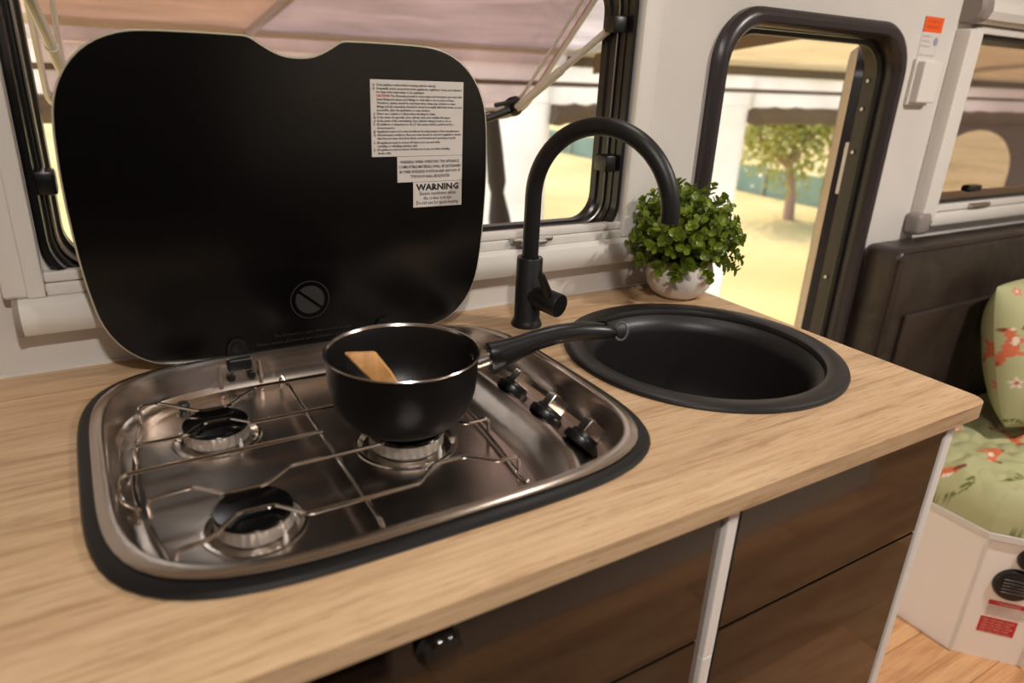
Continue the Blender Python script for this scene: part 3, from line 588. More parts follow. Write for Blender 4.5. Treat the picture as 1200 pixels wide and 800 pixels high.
path = [(0.104, 0.976, 0.0165, 0.0115), (0.107, 0.9765, 0.0185, 0.0125), (0.122, 0.980, 0.0165, 0.012), (0.140, 0.9855, 0.0135, 0.011), (0.165, 0.9925, 0.0115, 0.0105), (0.195, 0.9970, 0.0108, 0.0108), (0.225, 0.9975, 0.0105, 0.0112), (0.248, 0.9955, 0.0098, 0.0115), (0.264, 0.993, 0.0088, 0.0108), (0.276, 0.990, 0.0068, 0.0085), (0.281, 0.9885, 0.0035, 0.004)]
bm = B(); tube(bm, [HP(s, z) for s, z, a, b_ in path], [(a * 1.12, b_ * 1.15) for s, z, a, b_ in path], 20); hnd = obj('handle', bm, 'blackplastic', pan)
bm = B(); NN = 28
def slot(ra, rb, dz): return [HP(0.252 + ra * math.cos(2 * PI * k / NN), 1.0044 + dz - 0.08 * (ra * math.cos(2 * PI * k / NN))) + hs * (rb * math.sin(2 * PI * k / NN)) for k in range(NN)]
loft(bm, [slot(0.0150, 0.0072, -0.002), slot(0.0150, 0.0072, 0.0012), slot(0.0135, 0.0058, 0.0016), slot(0.0128, 0.0052, 0.0004), slot(0.012, 0.0045, -0.0022)], False, True); obj('hanging_slot', bm, 'enamel', hnd)
rc = HP(0.288, 0.990); bm = B(); e1 = Vector((0.28, 0.25, 0.92)).normalized(); e2 = (hd * 0.8 + hs * -0.6).normalized(); e2 = (e2 - e1 * e2.dot(e1)).normalized()
tube(bm, [rc + e1 * (0.0115 * math.cos(2 * PI * k / 28)) + e2 * (0.0085 * math.sin(2 * PI * k / 28)) for k in range(28)], 0.0017, 8, True); obj('hanging_ring', bm, 'ring', hnd)
# spatula: beech, leaning in the pan
bm = B(); T0 = Vector((0.240, -0.2735, 0.9945)); T1 = Vector((0.288, -0.300, PZ + 0.012)); du = (T1 - T0).normalized()
wv = Vector((0.94, -0.33, 0.0)); wv.normalize(); tv = du.cross(wv).normalized()
if tv.z < 0: tv = -tv
rings = []
for s, w, t_, o_ in ((0.0, 0.0160, 0.0032, 0.002), (0.002, 0.0170, 0.0040, 0.0), (0.030, 0.0155, 0.0042, 0), (0.050, 0.0120, 0.0045, 0), (0.066, 0.0100, 0.0048, 0), (0.084, 0.0095, 0.0045, 0)):
    rings.append([T0 + du * s + wv * (a * w) + tv * (b_ * t_) for a, b_ in ((-1, -0.7), (-0.86, -1), (0.86, -1), (1, -0.7), (1, 0.7), (0.86, 1), (-0.86, 1), (-1, 0.7))])
loft(bm, rings); tag(obj('spatula', bm, 'spatula'), 'pale wooden spatula leaning inside the black saucepan', 'spatula')

# ------------------------------------------------------------------ sink
sink = thing('sink', 'round black granite sink bowl set in the oak worktop', 'sink')
bm = B(); lathe(bm, [(0.2035, TOP), (0.2040, TOP + 0.0025), (0.2025, TOP + 0.0055), (0.1985, TOP + 0.0075), (0.190, TOP + 0.0080), (0.178, TOP + 0.0070), (0.1735, TOP + 0.0050), (0.1715, TOP), (0.1715, TOP - 0.004), (0.186, TOP - 0.004), (0.186, TOP)], 96, (SX, SY, 0)); obj('rim', bm, 'granite', sink)
bm = B(); lathe(bm, [(0.1717, TOP - 0.004), (0.164, TOP - 0.010), (0.157, TOP - 0.018), (0.155, TOP - 0.03), (0.153, TOP - 0.10), (0.148, TOP - 0.145), (0.135, TOP - 0.165), (0.11, TOP - 0.172), (0.045, TOP - 0.177)], 72, (SX, SY, 0)); obj('bowl', bm, 'granite', sink)
bm = B(); lathe(bm, [(0.046, TOP - 0.1768), (0.044, TOP - 0.1755), (0.038, TOP - 0.177), (0.034, TOP - 0.181), (0, TOP - 0.181)], 36, (SX, SY, 0)); obj('drain', bm, 'steelb', sink)

# ------------------------------------------------------------------ tap
tap = thing('kitchen_tap', 'matt black gooseneck kitchen tap standing behind the sink', 'tap')
TX, TY = 0.573, -0.102; ta = math.radians(-66); td = Vector((math.cos(ta), math.sin(ta), 0)); tr_ = 0.108; zc = 1.122
bm = B(); lathe(bm, [(0.0, TOP), (0.0245, TOP), (0.0245, TOP + 0.003), (0.0225, TOP + 0.008), (0.0205, TOP + 0.012), (0.0200, TOP + 0.108), (0.0190, TOP + 0.110), (0.0135, TOP + 0.110)], 36, (TX, TY, 0)); obj('body', bm, 'satinblack', tap)
pts = [Vector((TX, TY, TOP + 0.106)), Vector((TX, TY, 1.06))] + [Vector((TX, TY, zc)) + td * (tr_ - tr_ * math.cos(t)) + Vector((0, 0, tr_ * math.sin(t))) for t in [PI * k / 36 for k in range(37)]]
pts += [pts[-1] + Vector((0, 0, -0.006))]
bm = B(); tube(bm, pts, 0.0125, 20); obj('spout', bm, 'satinblack', tap)
sd = Vector((0.30, -0.95, -0.10)).normalized(); s0 = Vector((TX, TY, 0.973))
bm = B(); lathe(bm, [(0.0165, 0.0), (0.0165, 0.022), (0.0170, 0.0225), (0.0180, 0.0245), (0.0185, 0.062), (0.0175, 0.064), (0, 0.0645)], 28, s0, sd); lv = obj('lever_hub', bm, 'satinblack', tap)
e = s0 + sd * 0.046; upv = Vector((-0.58, 0.10, 0.80)).normalized(); upv = (upv - sd * upv.dot(sd)).normalized()
bm = B(); tube(bm, [e + upv * 0.010, e + upv * 0.030, e + upv * 0.060, e + upv * 0.066], [(0.0085, 0.0095), (0.006, 0.0075), (0.0050, 0.006), (0.003, 0.003)], 14); obj('lever', bm, 'satinblack', tap)

# ------------------------------------------------------------------ potted plant
QX, QY = 0.913, -0.082
plant = thing('potted_plant', 'small leafy green plant in a round white ceramic pot', 'plant')
bm = B(); lathe(bm, [(0, TOP), (0.030, TOP), (0.034, TOP + 0.002), (0.047, TOP + 0.010), (0.0565, TOP + 0.024), (0.060, TOP + 0.040), (0.0595, TOP + 0.054), (0.0555, TOP + 0.068), (0.0525, TOP + 0.072), (0.050, TOP + 0.070), (0.050, TOP + 0.058)], 44, (QX, QY, 0)); obj('pot', bm, 'pot', plant)
bm = B(); lathe(bm, [(0.0505, TOP + 0.060), (0.03, TOP + 0.064), (0, TOP + 0.066)], 24, (QX, QY, 0)); obj('soil', bm, 'soil', plant)
rnd = random.Random(11); NL = 980; leaves = []; stems = B(); cc = Vector((QX, QY, 1.022))
nst = 120
for i in range(nst):
    th = 2 * PI * (i * 0.618034); u = -0.30 + 1.30 * ((i + 0.5) / nst); ph = math.asin(max(-1, min(1, u)))
    dvec = Vector((math.cos(ph) * math.cos(th), math.cos(ph) * math.sin(th), math.sin(ph)))
    rad = rnd.uniform(0.080, 0.110); end = cc + Vector((dvec.x * rad * 1.0, dvec.y * rad * 0.95, dvec.z * rad * 0.96))
    if u < -0.1: end.z -= 0.014
    if end.y > -0.012: end.y = -0.012 - rnd.random() * 0.01
    if end.z < TOP + 0.03: end.z = TOP + 0.03
    st = Vector((QX + dvec.x * 0.025, QY + dvec.y * 0.025, TOP + 0.06)); mid = st.lerp(end, 0.55) + Vector((0, 0, 0.022))
    crv = [st * (1 - t) ** 2 + mid * 2 * t * (1 - t) + end * t * t for t in [k / 5 for k in range(6)]]
    tube(stems, crv, 0.0008, 4)
    for t in (0.42, 0.58, 0.72, 0.84, 0.93, 1.0):
        p = st * (1 - t) ** 2 + mid * 2 * t * (1 - t) + end * t * t; g = ((mid - st) * (1 - t) + (end - mid) * t).normalized()
        ra = rnd.uniform(0, 2 * PI)
        for sgn in (0, PI):
            side = g.orthogonal().normalized(); side.rotate(Matrix.Rotation(ra + sgn, 3, g)); ldir = (g * 0.55 + side * 0.9 + Vector((0, 0, 0.15))).normalized()
            leaves.append((p, ldir, (g * 0.9 - side * 0.3 + dvec * 0.4).normalized(), rnd.uniform(0.9, 1.35) * (0.75 if t > 0.95 else 1.0), (p - Vector((0, -0.9766, 1.3))).length - 0.6 * (p - cc).length))
obj('stems', stems, 'stem', plant, fin=True)['kind'] = 'stuff'
def leaf_geo():
    out = [(0, 0, 0)]; L = 0.0150; prof = [(0.18, 0.0034), (0.45, 0.0058), (0.72, 0.0054), (0.92, 0.0026)]
    vs = [(0, 0, 0)]; 
    for t, w in prof: vs += [(-w, L * t, 0.0012 * (1 - t) + 0.0018), (0, L * t, 0.0), (w, L * t, 0.0012 * (1 - t) + 0.0018)]
    vs.append((0, L, 0.0006)); fs = [(0, 2, 1), (0, 3, 2)]
    for k in range(3):
        a = 1 + 3 * k; b_ = a + 3; fs += [(a, a + 1, b_ + 1, b_), (a + 1, a + 2, b_ + 2, b_ + 1)]
    fs += [(10, 11, 13), (11, 12, 13)]; return vs, fs
LVS, LFS = leaf_geo()
lme = bpy.data.meshes.new('leaf'); lme.from_pydata(LVS, [], LFS); lme.materials.append(M['leaf'])
for p_ in lme.polygons: p_.use_smooth = True
def frame(p, y, zup, s):
    y = y.normalized(); x = y.cross(zup); x = x.normalized() if x.length > 1e-4 else y.orthogonal().normalized(); z = x.cross(y)
    mm = Matrix.Identity(4)
    for i in range(3): mm[i][0] = x[i] * s; mm[i][1] = y[i] * s; mm[i][2] = z[i] * s; mm[i][3] = p[i]
    return mm
leaves.sort(key=lambda q: q[4])
for q in leaves[:300]:
    o = bpy.data.objects.new('leaf', lme); COL.objects.link(o); o.parent = plant; o.matrix_world = frame(q[0], q[1], q[2], q[3])
bm = B()
for q in leaves[300:]:
    mm = frame(q[0], q[1], q[2], q[3]); vs = [bm.verts.new(mm @ Vector(v)) for v in LVS]
    for f in LFS: bm.faces.new([vs[k] for k in f])
obj('foliage', bm, 'leaf', plant, fin=False)['kind'] = 'stuff'

# ------------------------------------------------------------------ bed corner
bb = thing('bed_base', 'white bed base with angled corner panel and black vents', 'bed base')
PB = [(1.675, -0.001), (1.675, -0.417), (1.778, -0.535), (3.58, -0.535), (3.58, -0.001)]
bm = B(); prism(bm, PB, [], 0.0, 0.335, XY); obj('box', bm, 'white', bb)
bm = B(); prism(bm, [(1.668, -0.001), (1.668, -0.420), (1.775, -0.543), (3.58, -0.543), (3.58, -0.001)], [], 0.336, 0.352, XY); obj('top_edge', bm, 'trim', bb)
def cf(u, z, h=0.0):   # point on the angled corner panel, u along it, h outwards
    a = Vector((1.675, -0.417, 0)); b_ = Vector((1.778, -0.535, 0)); t = (b_ - a).normalized(); nn = Vector((t.y, -t.x, 0)); return a + t * u + nn * h + Vector((0, 0, z))
bm = B(); tube(bm, [cf(0.001, 0.004, 0.001), cf(0.001, 0.335, 0.001)], 0.0055, 8); obj('corner_trim', bm, 'trim', bb)
bm = B(); tube(bm, [cf(0.154, 0.004, 0.001), cf(0.154, 0.335, 0.001)], 0.0055, 8); obj('corner_trim', bm, 'trim', bb)
cn = cf(0, 0, 1) - cf(0, 0, 0)
for u, z, r in ((0.080, 0.225, 0.043), (0.098, 0.330, 0.030)):
    bm = B(); lathe(bm, [(r, 0), (r, 0.004), (r * .92, 0.010), (r * .6, 0.014), (0, 0.015)], 28, cf(u, z - (0.0 if r > .04 else 0.03)), cn)
    for k in range(-2, 3): tube(bm, [cf(u - r * 0.6, z - (0.0 if r > .04 else 0.03) + k * r * 0.2, 0.0135), cf(u + r * 0.6, z - (0.0 if r > .04 else 0.03) + k * r * 0.2, 0.0135)], 0.0018, 6)
    obj('vent', bm, 'blackplastic', bb)
def panel_label(name, u0, u1, z0, z1, hdr):
    bm = B()
    def q(a, b_, c, d, h, mi): f = bm.faces.new([bm.verts.new(cf(*p, h)) for p in ((a, c), (b_, c), (b_, d), (a, d))]); f.material_index = mi
    TF = lambda u, z: cf(u, z, 0.0012)
    if hdr:
        q(u0, u1, z0, z1, 0.0006, 0); q(u0, u1, z1 - 0.013, z1, 0.0009, 1); text(bm, '! WARNING', 0.010, (u0 + u1) / 2, z1 - 0.0105, TF, 0, 'CENTER', width=0.05)
        for i in range(4): text(bm, 'Do not block or cover vents', 0.006, u0 + 0.004, z1 - 0.021 - i * 0.008, TF, 1, width=(u1 - u0) - 0.010 - 0.006 * (i % 2))
    else:
        q(u0, u1, z0, z1, 0.0006, 1)
        for i in range(5): text(bm, 'KEEP THIS AREA CLEAR', 0.006, u0 + 0.006, z1 - 0.010 - i * 0.0085, TF, 0, width=(u1 - u0) - 0.012 - 0.006 * (i % 2))
    return obj(name, bm, ['label', 'redink'], bb, fin=False)
panel_label('warning_label', 0.045, 0.128, 0.128, 0.172, True); panel_label('warning_label', 0.040, 0.118, 0.076, 0.122, False)
# printed linen
CELL = {}
def cell(a, b_):
    if (a, b_) not in CELL:
        h = random.Random(a * 7919 + b_ * 104729 + 5); CELL[(a, b_)] = [h.random() for _ in range(5)]
    return CELL[(a, b_)]
def motif(u, v):
    """colour of the printed cloth at (u, v) metres"""
    base = (178, 176, 130); col = base
    cu, cv = math.floor(u / 0.135), math.floor(v / 0.115)
    for du_ in (-1, 0, 1):
        for dv_ in (-1, 0, 1):
            a, b_ = cu + du_, cv + dv_; h = cell(a, b_)
            mx, my = (a + 0.2 + 0.6 * h[0] + 0.25 * (b_ % 2)) * 0.135, (b_ + 0.2 + 0.6 * h[1]) * 0.115; rot = h[2] * 2 * PI; kind = h[3]
            x, y = u - mx, v - my; c, s = math.cos(rot), math.sin(rot); x, y = x * c + y * s, -x * s + y * c
            if kind < 0.30:      # small orange animal with white chest and brown marks
                E = lambda ex, ey, rx, ry: ((x - ex) / rx) ** 2 + ((y - ey) / ry) ** 2 < 1
                if E(0, 0, 0.030, 0.015) or E(0.032, 0.012, 0.013, 0.011) or E(-0.036, 0.010, 0.022, 0.007) or E(0.016, -0.018, 0.005, 0.012) or E(-0.016, -0.018, 0.005, 0.012): col = (212, 110, 72)
                if E(0.036, 0.024, 0.005, 0.007) or E(-0.052, 0.014, 0.009, 0.005): col = (128, 66, 44)
                if E(0.012, -0.003, 0.012, 0.007) or E(0.041, 0.008, 0.005, 0.005): col = (232, 214, 190)
            elif kind < 0.80:    # blossom
                rr, an = math.hypot(x, y), math.atan2(y, x); ed_ = 0.017 * (0.72 + 0.28 * math.cos(5 * an)); wh = h[4] < 0.6
                if rr < ed_: col = (224, 206, 184) if wh else (214, 116, 112)
                if rr < 0.005: col = (186, 84, 70) if wh else (236, 206, 170)
            else:                # sprig
                if abs(y - 12 * x * x) < 0.0022 and abs(x) < 0.035: col = (116, 118, 62)
                for k in (-0.02, -0.005, 0.012, 0.026):
                    if ((x - k) / 0.006) ** 2 + ((y - 12 * k * k - 0.007) / 0.0042) ** 2 < 1: col = (104, 110, 54)
    return col
def linen_obj(name, verts, faces, uvs, parent=None):
    me = bpy.data.meshes.new(name); me.from_pydata([tuple(v) for v in verts], [], faces); me.materials.append(M['linen'])
    ca = me.color_attributes.new('print', 'FLOAT_COLOR', 'POINT')
    for i, (u, v) in enumerate(uvs): ca.data[i].color = lin(motif(u, v))
    for p in me.polygons: p.use_smooth = True
    o = bpy.data.objects.new(name, me); COL.objects.link(o)
    if parent: o.parent = parent
    return o
NU, NV = 230, 130; V = []; F = []; UV = []
for j in range(NV + 1):
    t = j / NV; y = -0.121 - 0.419 * (1 - (1 - t) ** 1.2)
    for i in range(NU + 1):
        s = i / NU; xl = 1.672 + max(0, (-0.417 - y)) * 0.873; sx = (0.42 * s + 0.58 * s ** 2.6) if s < 1 else 1; x = xl + (3.57 - xl) * (sx * 0.75 + 0.25 * s ** 3)
        d = min((x - xl) * (1 if y > -0.417 else 0.78), (y + 0.540)); k = min(max(d, 0) / 0.075, 1); z = 0.3535 + 0.105 * math.sqrt(max(0, 1 - (1 - k) ** 2)) ** 0.9
        nz = noise.noise(Vector((x * 9, y * 9, 3.1))) * 0.010 + noise.noise(Vector((x * 24, y * 24, 1.0))) * 0.006 + abs(noise.noise(Vector((x * 15, y * 21, 8.0)))) * 0.022
        z += nz * min(1, k * 2.2); V.append((x, y, z)); UV.append((x + 0.04, y - (0.458 - z) * 0.8))
for j in range(NV):
    for i in range(NU): a = j * (NU + 1) + i; F.append((a, a + 1, a + NU + 2, a + NU + 1))
ms = linen_obj('mattress', V, F, UV); tag(ms, 'mattress under a green printed sheet on the white bed base', 'mattress')
# pillow
V = []; F = []; UV = []; NP = 150
pc = Vector((2.195, -0.275, 0.680)); px_ = Vector((0.985, -0.16, 0.03)).normalized(); pz_ = Vector((0.02, 0.33, 0.94)); pz_ = (pz_ - px_ * pz_.dot(px_)).normalized(); py_ = pz_.cross(px_)
hwid, hhei, hth = 0.33, 0.215, 0.125
for side in (1, -1):
    for j in range(NP + 1):
        for i in range(NP + 1):
            a, b_ = -1 + 2 * i / NP, -1 + 2 * j / NP
            e_ = max(0, (1 - a * a)) ** 0.62 * max(0, (1 - b_ * b_)) ** 0.62; cr = 1 - 0.17 * (a * b_) ** 2
            pin = 1 - 0.10 * (1 - abs(a) ** 2) * abs(b_) ** 4; pin2 = 1 - 0.10 * (1 - abs(b_) ** 2) * abs(a) ** 4
            w = noise.noise(Vector((a * 2.2, b_ * 2.6, side * 3.0))) * 0.12 + noise.noise(Vector((a * 5, b_ * 2, side * 7.0))) * 0.09
            V.append(pc + px_ * (a * hwid * pin2 * cr) + pz_ * (b_ * hhei * pin * cr) - py_ * (side * hth * e_ * (1 + w))); UV.append((5 + a * hwid + side * 3.1, b_ * hhei))
    off = 0 if side == 1 else (NP + 1) ** 2
    for j in range(NP):
        for i in range(NP): q = off + j * (NP + 1) + i; F.append((q, q + 1, q + NP + 2, q + NP + 1) if side == 1 else (q, q + NP + 1, q + NP + 2, q + 1))
pl = linen_obj('pillow', V, F, UV); tag(pl, 'plump green printed pillow leaning against the brown backrest', 'pillow')
# leather backrest
br = thing('backrest', 'dark brown leather backrest along the wall below the bedside window', 'backrest')
def cushion(bm, x0, x1, y0, y1, z0, z1, bev):
    box(bm, x0, x1, y0, y1, z0, z1, bev, 5)
bm = B(); cushion(bm, 1.590, 3.57, -0.105, -0.003, 0.36, 0.945, 0.022); obj('upper_cushion', bm, 'leather', br)
bm = B(); tube(bm, [(1.596, -0.100, 0.40), (1.5965, -0.1005, 0.925), (1.612, -0.1005, 0.941), (3.55, -0.1005, 0.941)], 0.0035, 6); obj('piping', bm, 'leather', br)
bm = B(); box(bm, 1.655, 2.05, -0.118, -0.104, 0.48, 0.785, 0.006, 2); obj('pocket', bm, 'leather', br)

# ------------------------------------------------------------------ opposite side of the aisle: unseen pieces added for reflections and light
cb = thing('added_cupboard', 'unseen tall dark gloss cupboard added for the lid to reflect', 'cupboard')  # unseen, added so the left of the lid reflects something dark
bm = B(); box(bm, -1.18, 0.42, -1.98, -1.36, 0.0, 1.95, 0.003); obj('carcass', bm, 'gloss', cb)
for x0, x1 in ((-1.17, -0.39), (-0.38, 0.41)):
    bm = B(); box(bm, x0, x1, -1.36, -1.342, 0.08, 1.93, 0.002); dr_ = obj('cupboard_door', bm, 'gloss', cb)
    bm = B(); lathe(bm, [(0.018, 0), (0.018, 0.01), (0.014, 0.014), (0, 0.0145)], 20, (x1 - 0.06, -1.342, 1.0), (0, 1, 0)); obj('lock_button', bm, 'enamel', dr_)
sb = thing('reflected_bench', 'unseen white bench base with dark cushion added to reflect in the drawers', 'bench')  # unseen, added for the pale band reflected in the drawer fronts
bm = B(); box(bm, 0.43, 2.2, -1.98, -1.32, 0.0, 0.36, 0.003); obj('base', bm, 'white', sb)
bm = B(); box(bm, 0.43, 2.2, -1.98, -1.33, 0.361, 0.46, 0.02, 3); obj('cushion', bm, 'leather', sb)
bm = B(); box(bm, 0.43, 2.2, -1.98, -1.88, 0.46, 0.92, 0.02, 3); obj('back_cushion', bm, 'leather', sb)
wn2 = thing('added_window', 'unseen window above the bench added for daylight and reflections', None, kind='structure')  # unseen opening added to let in daylight and give reflections
bm = B(); ring_sweep(bm, lambda d: rrect(0.69 + d, 1.81 - d, 1.04 + d, 1.46 - d, 0.05), [(0, -1.99), (0.03, -1.99), (0.03, -2.03), (0, -2.0)], XZ); obj('frame', bm, 'blackframe', wn2)
bm = B(); prism(bm, rrect(0.715, 1.785, 1.065, 1.435, 0.045), [], -2.022, -2.018, XZ); obj('pane', bm, 'acrylic', wn2)

# ------------------------------------------------------------------ lamps
def downlight(x, y, e, col=(1.0, 0.95, 0.895), size=0.09, label='', zc_=2.0):
    t = thing('key_fill_lamp', label, 'lamp')
    bm = B(); lathe(bm, [(size / 2 + 0.012, zc_), (size / 2 + 0.010, zc_ - 0.010), (size / 2, zc_ - 0.012), (size / 2, zc_ - 0.004)], 28, (x, y, 0)); obj('bezel', bm, 'trim', t)
    bm = B(); lathe(bm, [(0, zc_ - 0.0045), (size / 2, zc_ - 0.0045), (size / 2, zc_ - 0.002), (0, zc_ - 0.002)], 28, (x, y, 0)); obj('diffuser', bm, 'led', t)
    ld = bpy.data.lights.new('lamp_light', 'AREA'); ld.shape = 'DISK'; ld.size = size; ld.energy = e; ld.color = col
    lo = bpy.data.objects.new('lamp_light', ld); COL.objects.link(lo); lo.location = (x, y, zc_ - 0.015); lo.parent = t
# unseen locker added to shade the wall and worktop, small lamp under it
ov = thing('added_locker', 'unseen white overhead locker added to shade the wall and worktop', 'locker')
bm = B(); box(bm, -0.60, 0.97, -0.27, -0.001, 1.61, 1.95, 0.003); obj('carcass', bm, 'white', ov)
for x0, x1 in ((-0.595, -0.075), (-0.070, 0.450), (0.455, 0.965)):
    bm = B(); box(bm, x0, x1, -0.288, -0.271, 1.615, 1.945, 0.0015); dr_ = obj('locker_door', bm, 'gloss', ov)
    bm = B(); lathe(bm, [(0.018, 0), (0.018, 0.008), (0.014, 0.012), (0, 0.0125)], 20, ((x0 + x1) / 2, -0.288, 1.65), (0, -1, 0)); obj('lock_button', bm, 'enamel', dr_)
downlight(0.68, -0.23, 0.50, label='small round lamp under the added overhead locker', size=0.07, zc_=1.61)
downlight(0.05, -1.20, 15.0, label='round fill lamp added on the ceiling above the aisle')  # fill light for the aisle and front worktop, fixture added with it
downlight(1.70, -1.05, 22.0, label='round fill lamp added on the ceiling above the end of the bed')  # fill light brightening the bed corner and floor, fixture added with it

# ------------------------------------------------------------------ outside: lawn, annexe, fence, tree
GZ = -0.45
bm = B(); box(bm, -60, 120, 0.6, 160, GZ - 0.3, GZ); box(bm, -60, 120, -60, -2.2, GZ - 0.3, GZ); box(bm, -60, 120, -2.2, 0.6, GZ - 0.3, GZ)
tag(obj('lawn', bm, 'lawn'), 'sunlit yellow-green lawn outside the caravan', None, kind='structure')
ax_ = thing('annexe', 'white canvas annexe with rolled grey blinds outside the door and windows', 'annexe')
AY = 2.5
def panel(name, x0, x1, z0, z1, mt_, y=AY, th=0.012, amp=0.015, parent=ax_, nx=None):
    bm = B(); nx = nx or max(4, int((x1 - x0) / 0.12)); nz = max(2, int((z1 - z0) / 0.15)); G = []
    for k, h in enumerate((0, th)):
        G.append([[bm.verts.new((x0 + (x1 - x0) * i / nx, y + h + amp * noise.noise(Vector((x0 + (x1 - x0) * i / nx * 2.2, z0 * 3 + j * 0.25, 4.0))), z0 + (z1 - z0) * j / nz)) for i in range(nx + 1)] for j in range(nz + 1)])
    for k in (0, 1):
        for j in range(nz):
            for i in range(nx): bm.faces.new((G[k][j][i], G[k][j][i + 1], G[k][j + 1][i + 1], G[k][j + 1][i]))
    for i in range(nx):
        bm.faces.new((G[0][0][i], G[0][0][i + 1], G[1][0][i + 1], G[1][0][i])); bm.faces.new((G[0][nz][i], G[0][nz][i + 1], G[1][nz][i + 1], G[1][nz][i]))
    for j in range(nz):
        bm.faces.new((G[0][j][0], G[0][j + 1][0], G[1][j + 1][0], G[1][j][0])); bm.faces.new((G[0][j][nx], G[0][j + 1][nx], G[1][j + 1][nx], G[1][j][nx]))
    return obj(name, bm, mt_, parent, 60)
panel('header', -2.5, 9.5, 1.11, 1.31, 'canvas')
panel('header_band', -2.5, 9.5, 1.205, 1.230, 'greycanvas', AY - 0.03, 0.02, 0.008)
panel('valance', -2.5, 2.45, 1.312, 1.375, 'lilaccanvas', AY - 0.01, 0.03, 0.01); panel('valance', 2.45, 9.5, 1.312, 1.375, 'greycanvas', AY - 0.01, 0.03, 0.01)
tb = B(); tube(tb, [(-2.5, AY - 0.03, 1.385), (9.5, AY - 0.03, 1.385)], 0.018, 10); obj('rail', tb, 'trim', ax_)
panel('side_panel', 1.70, 2.36, GZ + 0.01, 1.115, 'canvas', amp=0.05)
panel('side_panel', 3.55, 4.02, GZ + 0.01, 1.115, 'canvas', amp=0.05)
panel('side_panel', 5.75, 6.25, GZ + 0.01, 1.115, 'canvas', amp=0.05)
panel('side_panel', 9.0, 9.5, GZ + 0.01, 1.115, 'canvas', amp=0.05)
for x0, x1 in ((-2.4, 1.70), (2.36, 3.55), (4.02, 5.75), (6.25, 9.0)):
    tb = B(); N = 24; tube(tb, [(x0 + (x1 - x0) * k / N, AY - 0.02, 1.055 - 0.006 * math.sin(k * 1.7)) for k in range(N + 1)], [0.056 + 0.004 * math.sin(k * 2.3) for k in range(N + 1)], 14); obj('rolled_blind', tb, 'greycanvas', ax_)
for x in (2.36, 4.03, 5.74):
    tb = B(); tube(tb, [(x, AY + 0.06, GZ), (x, AY + 0.06, 1.30)], 0.016, 10); obj('pole', tb, 'trim', ax_)
# dark bound strap bundle hanging by the side panel
tb = B(); tube(tb, [(1.86, 2.30, 1.08), (1.89, 2.31, 0.90), (1.92, 2.32, 0.72), (1.925, 2.32, 0.66), (1.95, 2.33, 0.52), (1.98, 2.33, 0.36), (1.99, 2.33, 0.12)], [0.035, 0.045, 0.05, 0.036, 0.06, 0.065, 0.05], 12); obj('tied_curtain', tb, 'darkstrap', ax_)
# arched grey window panel opposite the bedside window
bm = B(); arch = [(6.35, 0.20), (7.85, 0.20)] + [(7.10 + 0.75 * math.cos(a), 0.55 + 0.40 * math.sin(a)) for a in [PI * k / 20 for k in range(21)]]
prism(bm, [(6.25, GZ + 0.01), (9.0, GZ + 0.01), (9.0, 1.06), (6.25, 1.06)], [arch], AY, AY + 0.012, XZ); obj('arched_panel', bm, 'greycanvas', ax_)
# roof canvas sloping down from the van to the front rail
for (xa, xb, mt_) in ((-2.5, 0.72, 'roofcanvas'), (0.72, 2.45, 'lilaccanvas'), (2.45, 9.5, 'creamcanvas')):
    bm = B(); G = []; NI = max(12, int((xb - xa) * 8)); W1 = NI + 1
    for j in range(25):
        for i in range(W1):
            x = xa + (xb - xa) * i / NI; t = j / 24; y = 0.06 + (AY - 0.06) * t; z = 1.76 - 0.36 * t - 0.02 * math.sin(PI * t) + 0.020 * noise.noise(Vector((x * 2.6, y * 3.4, 2.0))) * math.sin(PI * t); G.append((x, y, z))
    vs = [[bm.verts.new(Vector(p) + Vector((0, 0, h))) for p in G] for h in (0, 0.01)]
    for j in range(24):
        for i in range(NI):
            a = j * W1 + i
            bm.faces.new([vs[0][k] for k in (a, a + 1, a + W1 + 1, a + W1)]); bm.faces.new([vs[1][k] for k in (a, a + 1, a + W1 + 1, a + W1)])
    obj('roof_panel', bm, mt_, ax_, 60)
bm = B(); fz = lambda y: 1.466 - 0.13 * (y - 0.993)
loft(bm, [[Vector((2.6 + h, y, z)) for h, y, z in ((-0.006, y, fz(y)), (0.006, y, fz(y)), (0.006, y, 1.745 - 0.1475 * y), (-0.006, y, 1.745 - 0.1475 * y))] for y in (0.1, 0.7, 1.3, 1.9, 2.44)]); obj('roof_flap', bm, 'brownflap', ax_)
for x in (0.72, 2.45, 6.0):
    tb = B(); tube(tb, [(x, 0.1, 1.73), (x, AY - 0.04, 1.375)], 0.018, 8); obj('rafter', tb, 'alu', ax_)
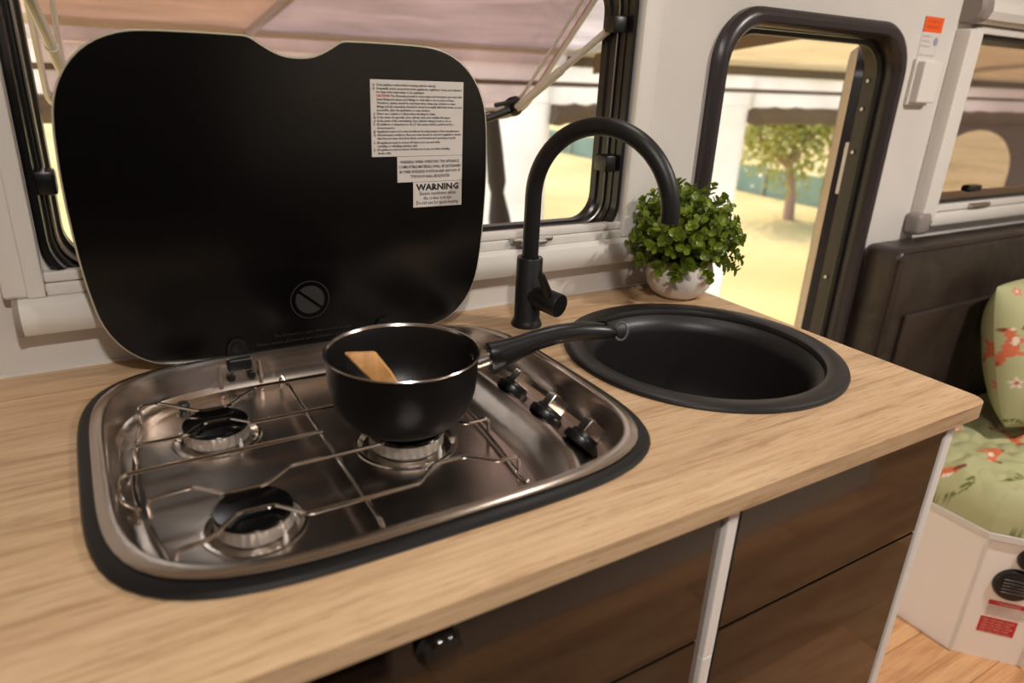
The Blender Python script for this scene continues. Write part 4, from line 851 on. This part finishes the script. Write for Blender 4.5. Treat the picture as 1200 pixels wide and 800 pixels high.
# green fence
fn = thing('fence', 'low green shade-cloth fence across the lawn beyond the annexe', 'fence')
f0, f1 = Vector((9.35, 2.6, GZ)), Vector((9.45, 16.0, GZ)); fd = (f1 - f0).normalized(); NF = 10
bm = B(); fx = Vector((fd.y, -fd.x, 0)) * 0.01
for k in range(NF): 
    a = f0.lerp(f1, k / NF); b_ = f0.lerp(f1, (k + 1) / NF); bm = B()
    loft(bm, [[a - fx, a + fx, a + fx + Vector((0, 0, 0.43)), a - fx + Vector((0, 0, 0.43))], [b_ - fx, b_ + fx, b_ + fx + Vector((0, 0, 0.43)), b_ - fx + Vector((0, 0, 0.43))]]); obj('cloth_panel', bm, 'fence', fn)
for k in range(NF + 1):
    a = f0.lerp(f1, k / NF); tb = B(); tube(tb, [a - fx * 3, a - fx * 3 + Vector((0, 0, 0.5))], 0.02, 8); obj('post', tb, 'alu', fn)
# trees
def tree(x, y, h, seed, label, sc=1.0):
    rn = random.Random(seed); t = thing('tree', label, 'tree'); bm = B(); tips = []
    def branch(p, d, ln, r, lvl):
        pts = [p]; q = p.copy(); dd_ = d.copy()
        for k in range(4): dd_ = (dd_ + Vector((rn.uniform(-.14, .14), rn.uniform(-.14, .14), rn.uniform(-.02, .1)))).normalized(); q = q + dd_ * ln / 4; pts.append(q.copy())
        tube(bm, pts, [r * (1 - 0.12 * k) for k in range(5)], 8)
        if lvl == 0: tips.append(q); return
        for k in range(3):
            a = rn.uniform(0, 2 * PI); nd = (dd_ * 0.75 + Vector((math.cos(a), math.sin(a), 0.1)) * 0.75).normalized(); branch(q, nd, ln * 0.75, r * 0.55, lvl - 1); tips.append(q.lerp(q + nd * ln * .4, .8))
    branch(Vector((x, y, GZ - 0.02)), Vector((0.03, 0.02, 1)), h, 0.10 * sc, 2); obj('trunk', bm, 'bark', t)
    bm = B()
    for p in tips:
        for k in range(150):
            c = p + Vector((rn.gauss(0, .30), rn.gauss(0, .30), rn.gauss(-.05, .26))) * sc; n_ = Vector((rn.gauss(0, 1), rn.gauss(0, 1), rn.gauss(0, 1))).normalized(); u = n_.orthogonal().normalized() * 0.05; v = n_.cross(u)
            bm.faces.new([bm.verts.new(c + q_) for q_ in (-u, v * .5, u, -v * .5)])
    obj('foliage', bm, 'treeleaf', t, fin=False)['kind'] = 'stuff'
tree(8.1, 5.11, 0.72, 3, 'small young tree with forked trunk in front of the green fence', 0.8)
tree(17.5, 11.2, 0.9, 9, 'low bushy tree on the lawn behind the fence', 1.5)
tree(13.2, 14.5, 0.9, 14, 'broad low tree standing far behind the fence', 1.6)
